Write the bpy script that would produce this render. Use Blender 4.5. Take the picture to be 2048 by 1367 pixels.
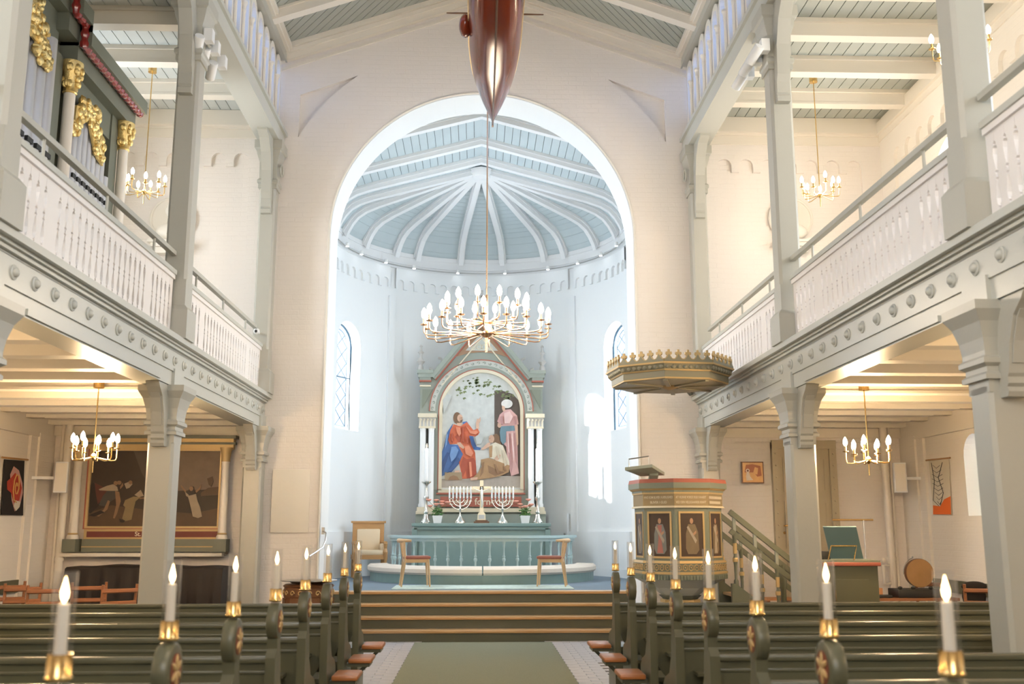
import bpy, bmesh, math, random
from mathutils import Vector, Matrix
from mathutils.geometry import tessellate_polygon
R = math.radians; PI = math.pi
random.seed(7)
for o in list(bpy.data.objects): bpy.data.objects.remove(o)
scene = bpy.context.scene
COL = scene.collection

# ---------------------------------------------------------------- camera
FPX, CX, CY, EYE = 2000.0, 1024.0, 683.5, 1.57
PITCH = math.atan(371.5/2000.0); YAW = math.atan(69.0/math.hypot(2000.0, 371.5))
cam = bpy.data.cameras.new('camera'); camo = bpy.data.objects.new('camera', cam); COL.objects.link(camo)
camo.location = (0, 0, EYE); camo.rotation_euler = (PI/2+PITCH, 0, -YAW)
cam.sensor_width = 36.0; cam.lens = FPX/2048*36; cam.clip_start = .05; cam.clip_end = 200
cam.dof.use_dof = True; cam.dof.focus_distance = 15.0; cam.dof.aperture_fstop = 2.4
scene.camera = camo
_f = Vector((math.sin(YAW)*math.cos(PITCH), math.cos(YAW)*math.cos(PITCH), math.sin(PITCH)))
_r = Vector((math.cos(YAW), -math.sin(YAW), 0)); _u = _r.cross(_f)
def ray(px, py): return _f + _r*((px-CX)/FPX) + _u*((CY-py)/FPX)
def at_y(px, py, Y):
    d = ray(px, py); return Vector((0, 0, EYE)) + d*(Y/d.y)
def at_x(px, py, X):
    d = ray(px, py); return Vector((0, 0, EYE)) + d*(X/d.x)
def at_z(px, py, Z):
    d = ray(px, py); return Vector((0, 0, EYE)) + d*((Z-EYE)/d.z)

# ---------------------------------------------------------------- light
EXPOSURE = 0.17
scene.view_settings.view_transform = 'Standard'; scene.view_settings.look = 'None'
scene.view_settings.gamma = 1.0; scene.view_settings.use_curve_mapping = False
scene.view_settings.exposure = EXPOSURE
try:
    scene.cycles.max_bounces = 8; scene.cycles.diffuse_bounces = 5; scene.cycles.adaptive_threshold = .02; scene.cycles.glossy_bounces = 3
    scene.cycles.transmission_bounces = 6; scene.cycles.transparent_max_bounces = 12
    scene.cycles.caustics_reflective = False; scene.cycles.caustics_refractive = False
    scene.cycles.sample_clamp_indirect = 4.0; scene.cycles.blur_glossy = 1.0
except Exception: pass
world = bpy.data.worlds.new('daylight'); scene.world = world; world.use_nodes = True
bg = world.node_tree.nodes['Background']; bg.inputs[0].default_value = (.62, .78, 1, 1); bg.inputs[1].default_value = 1.6
sun = bpy.data.lights.new('sun', 'SUN'); sun.energy = 14; sun.angle = R(.9); sun.color = (1, .96, .88)
suno = bpy.data.objects.new('sun', sun); COL.objects.link(suno); suno.location = (-14, 18, 9)
suno.rotation_euler = Vector((1, .073, -.262)).to_track_quat('-Z', 'Y').to_euler()
DAY = (.92, .96, 1.0)
def window_light(loc, direction, w, h, power, color=DAY):
    # daylight standing outside a window shining in through it
    l = bpy.data.lights.new('window_daylight', 'AREA'); l.shape = 'RECTANGLE'; l.size = w; l.size_y = h
    l.energy = power; l.color = color
    o = bpy.data.objects.new('window_daylight', l); COL.objects.link(o); o.location = loc
    o.rotation_euler = Vector(direction).to_track_quat('-Z', 'Y').to_euler()
XC, GW, YW, YB = .075, 3.145, 14.5, -5.0     # centre line, gallery front half distance, chancel wall, west wall
AW = 6.15                                     # aisle wall half distance
def sx(s, g): return XC + s*g
for s in (-1, 1):
    th_ = R(155.6 if s < 0 else 21.2); window_light((.03+3.75*math.cos(th_), 18.55+3.75*math.sin(th_), 4.75), (-math.cos(th_), -math.sin(th_), -.12), 1.0, 2.4, 150)   # apse windows
    window_light((.03+s*3.5, 16.7, 4.6), (-s, 0, -.1), 1.1, 2.6, 235)                  # chancel side windows
    window_light((sx(s, 4.1), 6.5, 8.35), (-s, 0, -.15), 16, .9, 150, (.70, .82, 1))     # clerestory
    window_light((sx(s, 6.75), 12.3, 5.6), (-s, 0, -.1), 1.2, 2.2, 250 if s < 0 else 110)
    for y in (8.6, 4.6, .6): window_light((sx(s, 6.75), y, 5.6), (-s, 0, -.2), 1.2, 2.2, 260 if s < 0 else 170)
    for y in (12.08, 8.08, 4.08, .08): window_light((sx(s, 7.3), y, 2.4), (-s, 0, -.15), 1.3, 1.1, 22)
window_light((XC, -5.6, 5.2), (0, 1, -.05), 3.4, 4.6, 420, (1, .93, .84))                # added west window, warm fill from behind the viewer

# ---------------------------------------------------------------- materials
MATS = {}
def mat(name, col, rough=.5, metal=0.0, noise=0.0, nscale=8.0, bump=0.0, bscale=60.0, emit=None, estr=0.0, coat=0.0, alpha=None, spec=None):
    m = bpy.data.materials.new(name); m.use_nodes = True
    nt = m.node_tree; b = nt.nodes['Principled BSDF']
    b.inputs['Base Color'].default_value = (*col, 1); b.inputs['Roughness'].default_value = rough; b.inputs['Metallic'].default_value = metal
    if coat: b.inputs['Coat Weight'].default_value = coat; b.inputs['Coat Roughness'].default_value = .12
    if spec is not None: b.inputs['Specular IOR Level'].default_value = spec
    if emit: b.inputs['Emission Color'].default_value = (*emit, 1); b.inputs['Emission Strength'].default_value = estr
    if noise or bump:
        tc = nt.nodes.new('ShaderNodeTexCoord')
    if noise:
        n = nt.nodes.new('ShaderNodeTexNoise'); n.inputs['Scale'].default_value = nscale; n.inputs['Detail'].default_value = 4
        nt.links.new(tc.outputs['Object'], n.inputs['Vector'])
        mx = nt.nodes.new('ShaderNodeMixRGB'); mx.blend_type = 'MIX'
        mx.inputs[1].default_value = (*[max(0, c*(1-noise)) for c in col], 1); mx.inputs[2].default_value = (*[min(1, c*(1+noise)) for c in col], 1)
        nt.links.new(n.outputs['Fac'], mx.inputs[0]); nt.links.new(mx.outputs[0], b.inputs['Base Color'])
    if bump:
        n2 = nt.nodes.new('ShaderNodeTexNoise'); n2.inputs['Scale'].default_value = bscale; n2.inputs['Detail'].default_value = 3
        nt.links.new(tc.outputs['Object'], n2.inputs['Vector'])
        bp = nt.nodes.new('ShaderNodeBump'); bp.inputs['Strength'].default_value = bump; bp.inputs['Distance'].default_value = .02
        nt.links.new(n2.outputs['Fac'], bp.inputs['Height']); nt.links.new(bp.outputs[0], b.inputs['Normal'])
    MATS[name] = m; return m
def brick_paint(name, col, axes='xz', strength=.35, bw=.23, rh=.075):
    # limewashed brickwork: only fine relief of the courses shows through the paint
    m = mat(name, col, .85); nt = m.node_tree; b = nt.nodes['Principled BSDF']
    tc = nt.nodes.new('ShaderNodeTexCoord'); sp = nt.nodes.new('ShaderNodeSeparateXYZ'); cb = nt.nodes.new('ShaderNodeCombineXYZ')
    nt.links.new(tc.outputs['Object'], sp.inputs[0])
    nt.links.new(sp.outputs['XYZ'.index(axes[0].upper())], cb.inputs[0]); nt.links.new(sp.outputs['XYZ'.index(axes[1].upper())], cb.inputs[1])
    br = nt.nodes.new('ShaderNodeTexBrick'); br.inputs['Scale'].default_value = 1; br.inputs['Brick Width'].default_value = bw
    br.inputs['Row Height'].default_value = rh; br.inputs['Mortar Size'].default_value = .007; br.inputs['Mortar Smooth'].default_value = .6
    nt.links.new(cb.outputs[0], br.inputs['Vector'])
    ns = nt.nodes.new('ShaderNodeTexNoise'); ns.inputs['Scale'].default_value = 22; nt.links.new(tc.outputs['Object'], ns.inputs['Vector'])
    ad = nt.nodes.new('ShaderNodeMath'); ad.operation = 'MULTIPLY_ADD'; ad.inputs[1].default_value = -1.0
    nt.links.new(br.outputs['Fac'], ad.inputs[0]); nt.links.new(ns.outputs['Fac'], ad.inputs[2])
    bp = nt.nodes.new('ShaderNodeBump'); bp.inputs['Strength'].default_value = strength; bp.inputs['Distance'].default_value = .012
    nt.links.new(ad.outputs[0], bp.inputs['Height']); nt.links.new(bp.outputs[0], b.inputs['Normal'])
    return m
def glass(name, col, gloss=.08):
    m = bpy.data.materials.new(name); m.use_nodes = True; nt = m.node_tree; nt.nodes.clear()
    o = nt.nodes.new('ShaderNodeOutputMaterial'); t = nt.nodes.new('ShaderNodeBsdfTransparent'); g = nt.nodes.new('ShaderNodeBsdfGlossy')
    t.inputs[0].default_value = (*col, 1); g.inputs['Roughness'].default_value = .03; g.inputs[0].default_value = (1, 1, 1, 1)
    mx = nt.nodes.new('ShaderNodeMixShader')
    if gloss < 0:
        lw = nt.nodes.new('ShaderNodeLayerWeight'); lw.inputs[0].default_value = .5; pw = nt.nodes.new('ShaderNodeMath'); pw.operation = 'POWER'; pw.inputs[1].default_value = 4.0
        ml = nt.nodes.new('ShaderNodeMath'); ml.operation = 'MULTIPLY_ADD'; ml.inputs[1].default_value = .8; ml.inputs[2].default_value = .06
        nt.links.new(lw.outputs['Facing'], pw.inputs[0]); nt.links.new(pw.outputs[0], ml.inputs[0]); nt.links.new(ml.outputs[0], mx.inputs[0])
    else: mx.inputs[0].default_value = gloss
    nt.links.new(t.outputs[0], mx.inputs[1]); nt.links.new(g.outputs[0], mx.inputs[2]); nt.links.new(mx.outputs[0], o.inputs[0])
    MATS[name] = m; return m
def wood(name, c1, c2, scale=6.0, rough=.4, coat=0.0):
    m = mat(name, c1, rough, coat=coat); nt = m.node_tree; b = nt.nodes['Principled BSDF']
    tc = nt.nodes.new('ShaderNodeTexCoord'); mp = nt.nodes.new('ShaderNodeMapping'); mp.inputs['Scale'].default_value = (scale*.25, scale*2.5, scale*2.5)
    n = nt.nodes.new('ShaderNodeTexNoise'); n.inputs['Scale'].default_value = 3; n.inputs['Detail'].default_value = 5; n.inputs['Distortion'].default_value = 1.2
    nt.links.new(tc.outputs['Object'], mp.inputs[0]); nt.links.new(mp.outputs[0], n.inputs['Vector'])
    mx = nt.nodes.new('ShaderNodeMixRGB'); mx.inputs[1].default_value = (*c1, 1); mx.inputs[2].default_value = (*c2, 1)
    nt.links.new(n.outputs['Fac'], mx.inputs[0]); nt.links.new(mx.outputs[0], b.inputs['Base Color'])
    return m
brick_paint('wall_nave', (.82, .76, .705), 'xz', .28)  # warm lamplight tint put into the nave wall colour
brick_paint('wall_side', (.83, .77, .69), 'yz', .2)
mat('wall_chancel', (.83, .85, .86), .9, bump=.08, bscale=14)
mat('plaster_cream', (.80, .75, .67), .8, bump=.05, bscale=20)
mat('cream_paint', (.80, .74, .65), .45)
mat('gallery_paint', (.53, .53, .48), .32, bump=.04, bscale=35)
mat('column_paint', (.46, .45, .395), .35, bump=.05, bscale=30)
mat('balustrade_white', (.83, .79, .77), .45)
mat('board_green', (.40, .42, .38), .5, noise=.06, nscale=3)
mat('board_pale', (.56, .58, .56), .5, noise=.05, nscale=3)
mat('board_blue', (.50, .575, .60), .5, noise=.06, nscale=2.5)
mat('rib_white', (.80, .81, .82), .5)
mat('pew_green', (.104, .105, .068), .33, noise=.08, nscale=5)
mat('altar_green', (.20, .29, .27), .42, noise=.06)
mat('pulpit_green', (.20, .225, .175), .4, noise=.06)
mat('sage', (.30, .335, .29), .45, noise=.05)
mat('organ_green', (.165, .175, .135), .5, noise=.05)
mat('gold', (.90, .66, .27), .34, .8, noise=.15, nscale=25, bump=.3, bscale=70)
mat('gold_paint', (.56, .40, .19), .42, .3)
mat('band_gold', (.30, .225, .115), .45, .2)
mat('canopy_green', (.25, .235, .165), .45)
mat('brass', (.78, .53, .22), .22, 1.0)
mat('copper', (.93, .60, .38), .2, 1.0)
mat('silver', (.82, .80, .74), .22, 1.0)
mat('steel', (.55, .54, .52), .35, 1.0)
mat('pipe_metal', (.58, .58, .58), .38, .35)
mat('red_paint', (.15, .028, .02), .3)
mat('red_soft', (.40, .12, .08), .5)
mat('red_glaze', (.26, .025, .02), .18, coat=.6)
mat('hull_red', (.19, .032, .013), .17, noise=.2, nscale=4, spec=.35)
mat('hull_black', (.012, .011, .01), .2, coat=.6)
mat('black', (.012, .012, .012), .5)
mat('white', (.85, .85, .84), .5)
mat('wax', (.86, .80, .70), .45)
mat('leather', (.46, .17, .055), .35, noise=.12)
mat('leather_red', (.30, .10, .07), .35)
mat('beige_cloth', (.74, .60, .42), .8, noise=.04)
mat('kneeler_cloth', (.76, .66, .56), .75, noise=.03)
mat('cloth_dark', (.010, .006, .005), .7, bump=.2, bscale=5)
mat('carpet_green', (.225, .228, .155), .95, noise=.25, nscale=120, bump=.3, bscale=300)
mat('carpet_blue', (.20, .25, .30), .95, noise=.2, nscale=120, bump=.3, bscale=300)
mat('rug_pale', (.50, .58, .52), .95, noise=.35, nscale=14)
mat('paver', (.45, .435, .46), .4, noise=.15, nscale=6)
mat('paver_warm', (.47, .44, .445), .4, noise=.15, nscale=6)
mat('mortar', (.20, .19, .20), .9, noise=.1)
mat('flame', (1, .7, .35), .5, emit=(1, .66, .30), estr=14)
mat('bulb', (1, .95, .85), .4, emit=(1, .87, .68), estr=9)
mat('led', (1, 1, 1), .4, emit=(.9, .95, 1), estr=14)
mat('door_olive', (.44, .38, .265), .45)
mat('terracotta', (.55, .27, .12), .6)
mat('skin_drum', (.30, .17, .07), .6, noise=.2, nscale=9)
mat('orange', (.80, .16, .03), .8)
mat('leaf', (.10, .20, .06), .6, noise=.3, nscale=30)
mat('flower', (.85, .38, .28), .6, noise=.2, nscale=40)
mat('stone', (.55, .53, .50), .6, noise=.1)
wood('oak', (.52, .30, .12), (.40, .20, .075), 6, .4)
wood('oak_pale', (.62, .43, .24), (.52, .33, .17), 6, .45)
wood('oak_tread', (.60, .38, .18), (.44, .24, .09), 3, .32)
wood('walnut', (.16, .07, .03), (.10, .042, .018), 8, .35)
wood('chair_brown', (.30, .13, .06), (.22, .085, .035), 8, .35, .3)
glass('window_glass', (.93, .97, 1.0), .06)
glass('blue_glass', (.62, .76, 1.0), .06)
glass('green_glass', (.30, .75, .45), .06)
glass('clear_glass', (.97, .97, .97), -1)

# ---------------------------------------------------------------- mesh helpers
class MB:
    def __init__(s): s.v = []; s.f = []; s.m = []; s.s = []
    def add(s, vs, fs, mi=0, sm=False):
        b = len(s.v); s.v += [tuple(v) for v in vs]
        for f in fs: s.f.append([b+i for i in f]); s.m.append(mi); s.s.append(sm)
        return s
    def box(s, x0, x1, y0, y1, z0, z1, mi=0):
        x0, x1 = sorted((x0, x1)); y0, y1 = sorted((y0, y1)); z0, z1 = sorted((z0, z1))
        vs = [(x0,y0,z0),(x1,y0,z0),(x1,y1,z0),(x0,y1,z0),(x0,y0,z1),(x1,y0,z1),(x1,y1,z1),(x0,y1,z1)]
        return s.add(vs, [(0,3,2,1),(4,5,6,7),(0,1,5,4),(1,2,6,5),(2,3,7,6),(3,0,4,7)], mi)
    def cbox(s, c, d, mi=0): return s.box(c[0]-d[0]/2, c[0]+d[0]/2, c[1]-d[1]/2, c[1]+d[1]/2, c[2]-d[2]/2, c[2]+d[2]/2, mi)
    def bevbox(s, x0, x1, y0, y1, z0, z1, r, mi=0):
        # box with all edges chamfered
        x0, x1 = sorted((x0, x1)); y0, y1 = sorted((y0, y1)); z0, z1 = sorted((z0, z1))
        bm = bmesh.new(); bmesh.ops.create_cube(bm, size=1)
        for v in bm.verts: v.co = Vector(((x0+x1)/2+v.co.x*(x1-x0), (y0+y1)/2+v.co.y*(y1-y0), (z0+z1)/2+v.co.z*(z1-z0)))
        bmesh.ops.bevel(bm, geom=bm.edges[:], offset=r, segments=2, affect='EDGES', profile=.5)
        bm.verts.index_update()
        s.add([v.co[:] for v in bm.verts], [[v.index for v in f.verts] for f in bm.faces], mi, True); bm.free(); return s
    def prism(s, poly, a, b, ax='y', holes=(), mi=0, side=None):
        def P(u, v, d): return {'y': (u, d, v), 'x': (d, u, v), 'z': (u, v, d)}[ax]
        loops = [list(poly)] + [list(h) for h in holes]
        flat = [p for l in loops for p in l]
        tris = tessellate_polygon([[Vector((p[0], p[1], 0)) for p in l] for l in loops])
        n = len(flat); vs = [P(p[0], p[1], a) for p in flat] + [P(p[0], p[1], b) for p in flat]
        s.add(vs, [tuple(t) for t in tris] + [tuple(n+i for i in reversed(t)) for t in tris], mi)
        base = len(s.v) - 2*n; k = 0
        for l in loops:
            m = len(l)
            for i in range(m):
                j = (i+1) % m; s.f.append([base+k+i, base+k+j, base+n+k+j, base+n+k+i]); s.m.append(mi if side is None else side); s.s.append(False)
            k += m
        return s
    def lathe(s, prof, n=16, c=(0,0,0), mi=0, axis='z', sm=True, sq=False, a0=0.0):
        # prof: list of (r, h) revolved around an axis through c ; sq: square section
        vs = []; fs = []
        if sq: n = 4; a0 = PI/4; k = math.sqrt(2)
        else: k = 1
        for r, h in prof:
            for i in range(n):
                a = a0+2*PI*i/n; u, w = r*k*math.cos(a), r*k*math.sin(a)
                vs.append({'z': (c[0]+u, c[1]+w, c[2]+h), 'x': (c[0]+h, c[1]+u, c[2]+w), 'y': (c[0]+u, c[1]+h, c[2]+w)}[axis])
        for j in range(len(prof)-1):
            for i in range(n):
                i2 = (i+1) % n; fs.append((j*n+i, j*n+i2, (j+1)*n+i2, (j+1)*n+i))
        fs.append(tuple(range(n-1, -1, -1))); fs.append(tuple((len(prof)-1)*n+i for i in range(n)))
        return s.add(vs, fs, mi, sm and not sq)
    def tube(s, pts, r, n=8, mi=0, closed=False, sm=True, flat=1.0):
        pts = [Vector(p) for p in pts]; m = len(pts); vs = []; fs = []
        rr = r if isinstance(r, (list, tuple)) else [r]*m
        up = None
        for i, p in enumerate(pts):
            if closed: t = pts[(i+1) % m]-pts[i-1]
            else: t = pts[min(i+1, m-1)]-pts[max(i-1, 0)]
            t.normalize()
            if up is None:
                up = Vector((0, 0, 1)) if abs(t.z) < .9 else Vector((0, 1, 0))
            u = (up - t*up.dot(t)); u.normalize(); w = t.cross(u); up = u
            for k in range(n):
                a = 2*PI*k/n; vs.append(p + u*(rr[i]*math.cos(a)*flat) + w*(rr[i]*math.sin(a)))
        for i in range(m if closed else m-1):
            j = (i+1) % m
            for k in range(n):
                k2 = (k+1) % n; fs.append((i*n+k, i*n+k2, j*n+k2, j*n+k))
        if not closed: fs += [tuple(range(n-1, -1, -1)), tuple((m-1)*n+k for k in range(n))]
        return s.add(vs, fs, mi, sm)
    def bar(s, p, q, w, h, mi=0, up=(0,0,1)):
        p = Vector(p); q = Vector(q); t = (q-p).normalized(); u = Vector(up); u = (u-t*u.dot(t)).normalized(); x = t.cross(u)
        vs = [e + x*(a*w/2) + u*(b*h/2) for e in (p, q) for a, b in ((-1,-1),(1,-1),(1,1),(-1,1))]
        return s.add(vs, [(0,3,2,1),(4,5,6,7),(0,1,5,4),(1,2,6,5),(2,3,7,6),(3,0,4,7)], mi)
    def ball(s, c, r, nu=12, nv=8, mi=0):
        if not isinstance(r, (list, tuple)): r = (r, r, r)
        vs = [(c[0], c[1], c[2]+r[2])]; fs = []
        for j in range(1, nv):
            t = PI*j/nv
            for i in range(nu):
                a = 2*PI*i/nu; vs.append((c[0]+r[0]*math.sin(t)*math.cos(a), c[1]+r[1]*math.sin(t)*math.sin(a), c[2]+r[2]*math.cos(t)))
        vs.append((c[0], c[1], c[2]-r[2])); L = len(vs)-1
        for i in range(nu):
            i2 = (i+1) % nu; fs.append((0, 1+i, 1+i2)); fs.append((L, 1+(nv-2)*nu+i2, 1+(nv-2)*nu+i))
            for j in range(nv-2): fs.append((1+j*nu+i, 1+(j+1)*nu+i, 1+(j+1)*nu+i2, 1+j*nu+i2))
        return s.add(vs, fs, mi, True)
    def arcband(s, c, r0, r1, z0, z1, a0, a1, n=24, mi=0, full=False):
        # curved bar in plan (angles in degrees)
        vs = []; fs = []
        for i in range(n+1):
            a = R(a0+(a1-a0)*i/n)
            for rr, zz in ((r0, z0), (r1, z0), (r1, z1), (r0, z1)): vs.append((c[0]+rr*math.cos(a), c[1]+rr*math.sin(a), zz))
        for i in range(n):
            for k in range(4): k2 = (k+1) % 4; fs.append((i*4+k, i*4+k2, i*4+4+k2, i*4+4+k))
        if not full: fs += [(3, 2, 1, 0), tuple(n*4+k for k in range(4))]
        return s.add(vs, fs, mi)
    def xf(s, M):
        s.v = [tuple(M @ Vector(v)) for v in s.v]; return s
    def mesh(s, name):
        me = bpy.data.meshes.new(name); me.from_pydata(s.v, [], s.f); me.validate()
        bm = bmesh.new(); bm.from_mesh(me)
        if len(me.polygons) == len(s.f):
            for p, f in zip(bm.faces, range(len(s.f))): p.material_index = s.m[f]; p.smooth = s.s[f]
        bmesh.ops.recalc_face_normals(bm, faces=bm.faces[:]); bm.to_mesh(me); bm.free()
        if any(s.s): me.set_sharp_from_angle(angle=R(38))
        return me
    def build(s, name, mats, parent=None, loc=None, rotz=0):
        me = s.mesh(name)
        for m in (mats if isinstance(mats, (list, tuple)) else [mats]): me.materials.append(MATS[m])
        return link(name, me, parent, loc, rotz)
def link(name, me, parent=None, loc=None, rotz=0):
    o = bpy.data.objects.new(name, me); COL.objects.link(o)
    if parent is not None: o.parent = parent
    if loc is not None: o.location = loc
    if rotz: o.rotation_euler = (0, 0, rotz)
    return o
def tag(o, label, cat=None, group=None, kind=None):
    o['label'] = label
    if cat: o['category'] = cat
    if group: o['group'] = group
    if kind: o['kind'] = kind
    return o
def thing(name, label, cat, loc=(0,0,0), rotz=0, group=None):
    o = link(name, None, None, loc, rotz); return tag(o, label, cat, group)
def struct(name, label=None):
    o = link(name, None); o['kind'] = 'structure'
    if label: o['label'] = label
    return o
def ks(o, label=None):
    o['kind'] = 'structure'
    if label: o['label'] = label
    return o
def dup(root, loc=None, rotz=None, label=None, mirror=False):
    def rec(o, par):
        c = o.copy(); COL.objects.link(c); c.parent = par
        for ch in o.children: rec(ch, c)
        return c
    r = rec(root, None)
    if loc is not None: r.location = loc
    if rotz is not None: r.rotation_euler = (0, 0, rotz)
    if label: r['label'] = label
    return r
def text(name, body, size, loc, matname, parent=None, rotz=0, ext=.002, align='CENTER', sx_=1.0, font_shear=0.0):
    cu = bpy.data.curves.new(name, 'FONT'); cu.body = body; cu.size = size; cu.extrude = ext; cu.align_x = align; cu.align_y = 'CENTER'; cu.shear = font_shear; cu.offset = size*.012
    t = bpy.data.objects.new(name, cu); COL.objects.link(t)
    bpy.context.view_layer.update()
    me = bpy.data.meshes.new_from_object(t.evaluated_get(bpy.context.evaluated_depsgraph_get()))
    bpy.data.objects.remove(t); me.materials.clear(); me.materials.append(MATS[matname])
    o = link(name, me, parent); o.location = loc; o.rotation_euler = (PI/2, 0, rotz); o.scale = (sx_, 1, 1)
    return o
def arc(cx, cz, r, a0, a1, n): return [(cx+r*math.cos(R(a0+(a1-a0)*i/n)), cz+r*math.sin(R(a0+(a1-a0)*i/n))) for i in range(n+1)]
def archpoly(c, w, z0, ztop, n=12):
    # round-headed opening, centre c, full width w
    r = w/2; return [(c-r, z0), (c+r, z0)] + arc(c, ztop-r, r, 0, 180, n)
# ================================================================ the setting
floor = ks(MB().box(-6.6, 6.8, YB, 15.4, -.15, 0).build('floor', 'mortar'), 'brick-paved nave floor')
# brick pavers that can be told apart between the runner and the pews
pv = [MB().bevbox(-.1185, .1185, -.0555, .0555, .0, .012, .003).mesh('brick') for _ in (0, 1)]
pv[0].materials.append(MATS['paver']); pv[1].materials.append(MATS['paver_warm'])
nb = 0
for j in range(36):
    Y = 14.47-j*.1145
    for sg, xe in ((-1, -.865), (1, 1.045)):
        for i in range(9):
            X = xe+sg*(.1*(j % 2)+.02+i*.2405)
            far = 2.05 if Y > 13.6 else (1.55 if Y > 12.2 else 1.30)
            if abs(X-.09) > far+.05 or nb >= 300: continue
            nb += 1; link('brick', pv[(i*7+j*3) % 3 == 0], floor, (X, Y, 0))
carpet = tag(MB().bevbox(-.86, 1.04, -1.5, 14.42, 0, .013, .004).build('carpet_runner', 'carpet_green'), 'long plain moss green carpet runner lying along the centre aisle', 'carpet')

# ---- steps up to the chancel
steps = struct('steps', 'four wide oak-nosed steps up to the chancel')
SX0, SX1 = .03-2.28, .03+2.28
for k in range(1, 5):
    y = 14.5+.28*(k-1); z = .16*k
    MB().box(SX0, SX1, y+.035, y+.30, z-.16, z-.035).build('riser', 'pew_green', steps)
    MB().bevbox(SX0, SX1, y, y+.31, z-.04, z, .008).build('tread', 'oak_tread', steps)
cfl = ks(MB().box(-3.2, 3.3, 15.64, 21.7, .0, .64).build('floor_chancel', 'carpet_blue'), 'blue-grey carpeted chancel floor')
tag(MB().bevbox(-1.32, 1.5, 15.82, 16.85, .64, .652, .004).build('chancel_rug', 'rug_pale'), 'pale mottled green rug lying under the two chancel chairs', 'rug')

# ---- chancel arch wall
XA, ZA, RA = .05, 5.87, 2.29
def wallpoly(): return [(-3.36, 0), (XA-RA, 0)] + arc(XA, ZA, RA, 180, 0, 48) + [(XA+RA, 0), (3.5, 0), (3.5, 8.95), (XC, 10.05), (-3.36, 8.95)]
wl = []
for s in (-1, 1):
    a0 = math.degrees(math.asin((7.41-ZA)/3.21)); a1 = math.degrees(math.atan2(8.44-ZA, 1.94))
    pts = [(XA+s*2.81, 8.1)] + [(XA+s*3.21*math.cos(R(a0+(a1-a0)*i/14)), ZA+3.21*math.sin(R(a0+(a1-a0)*i/14))) for i in range(15)][::1]
    wl.append(pts)
wm = MB().prism(wallpoly(), YW+.06, YW+.75, 'y').prism(wallpoly(), YW, YW+.06, 'y', holes=wl)
wall_arch = ks(wm.build('wall_chancel_arch', 'wall_nave'), 'limewashed brick wall pierced by the round chancel arch')
tr = MB().tube([(XA-RA-.012, YW-.004, .66)] + [(p[0], YW-.004, p[1]) for p in arc(XA, ZA, RA+.012, 180, 0, 40)] + [(XA+RA+.012, YW-.004, .66)], .018, 6)
tr.build('edge_roll', 'plaster_cream', wall_arch)
sof = MB()   # plaster lining of the arch
pa = [(XA-RA, .0)] + arc(XA, ZA, RA, 180, 0, 48) + [(XA+RA, 0)]
pb = [(XA-RA+.015, .0)] + arc(XA, ZA, RA-.015, 180, 0, 48) + [(XA+RA-.015, 0)]
sof.prism(pa + pb[::-1], YW+.012, YW+.74, 'y'); sof.build('arch_lining', 'wall_chancel', wall_arch)
for s in (-1, 1):   # raking cornice under the nave ceiling
    c = MB()
    for dz, pr, h in ((.0, .16, .07), (-.075, .12, .06), (-.15, .08, .10), (-.30, .03, .04)):
        p = Vector((XC, YW-pr/2, 9.90+dz)); q = Vector((sx(s, 3.2), YW-pr/2, 9.90-.35*3.2+dz))
        c.bar(p, q, pr, h)
    c.build('raking_cornice', 'cream_paint', wall_arch)
tag(MB().bevbox(-2.93, -2.39, YW-.03, YW-.001, 1.5, 2.39, .012).build('wall_panel', 'plaster_cream'), 'flat cream panel with rounded corners fixed to the wall left of the chancel arch', 'panel')

# ---- nave ceiling
def zc(g): return 9.90-.35*g
for s, nm in ((-1, 'left'), (1, 'right')):
    cl = MB(); cl.add([(XC, YB, zc(0)+.06), (XC, 15.3, zc(0)+.06), (sx(s, 3.5), 15.3, zc(3.5)+.06), (sx(s, 3.5), YB, zc(3.5)+.06),
                       (XC, YB, zc(0)+.2), (XC, 15.3, zc(0)+.2), (sx(s, 3.5), 15.3, zc(3.5)+.2), (sx(s, 3.5), YB, zc(3.5)+.2)],
                      [(0,1,2,3), (7,6,5,4), (0,3,7,4), (1,5,6,2), (0,4,5,1), (3,2,6,7)])
    ceil = ks(cl.build('ceiling_nave_'+nm, 'board_green'), 'boarded slope of the nave ceiling, '+nm)
    for j in range(9):                      # transverse rafters
        y = 14.4-1.0*j
        if j: 
            m = MB().bar((XC, y, zc(0)-.03), (sx(s, 3.2), y, zc(3.2)-.03), .15, .17)
            m.bar((XC, y, zc(0)+.03), (sx(s, 3.2), y, zc(3.2)+.03), .21, .05).build('rafter', 'cream_paint', ceil)
        if j < 3:                           # diagonal boards of the bays in view
            w = .118; y1, y0 = y, y-1.0
            k = 0
            while True:
                u0 = -1.0+k*w*1.4142; k += 1
                if u0 > 3.2: break
                u1 = u0+w*1.4142-.012
                # strip u = g + (y - y0) between u0+1 .. : clip to the bay
                pts = [(u0+1, y1), (u1+1, y1), (u1, y0), (u0, y0)]
                P2 = pts
                for lim, sg in ((0.02, 1), (3.2, -1)):
                    out = []
                    for a in range(len(P2)):
                        A, B = P2[a], P2[(a+1) % len(P2)]
                        ia, ib = sg*(A[0]-lim) >= 0, sg*(B[0]-lim) >= 0
                        if ia: out.append(A)
                        if ia != ib:
                            t = (lim-A[0])/(B[0]-A[0]); out.append((lim, A[1]+t*(B[1]-A[1])))
                    P2 = out
                    if not P2: break
                if len(P2) < 3: continue
                n = len(P2); vs = [(sx(s, g), yy, zc(g)+.035) for g, yy in P2] + [(sx(s, g), yy, zc(g)+.058) for g, yy in P2]
                MB().add(vs, [tuple(range(n)), tuple(range(2*n-1, n-1, -1))] + [(i, (i+1) % n, n+(i+1) % n, n+i) for i in range(n)]).build('board', 'board_green', ceil)

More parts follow.
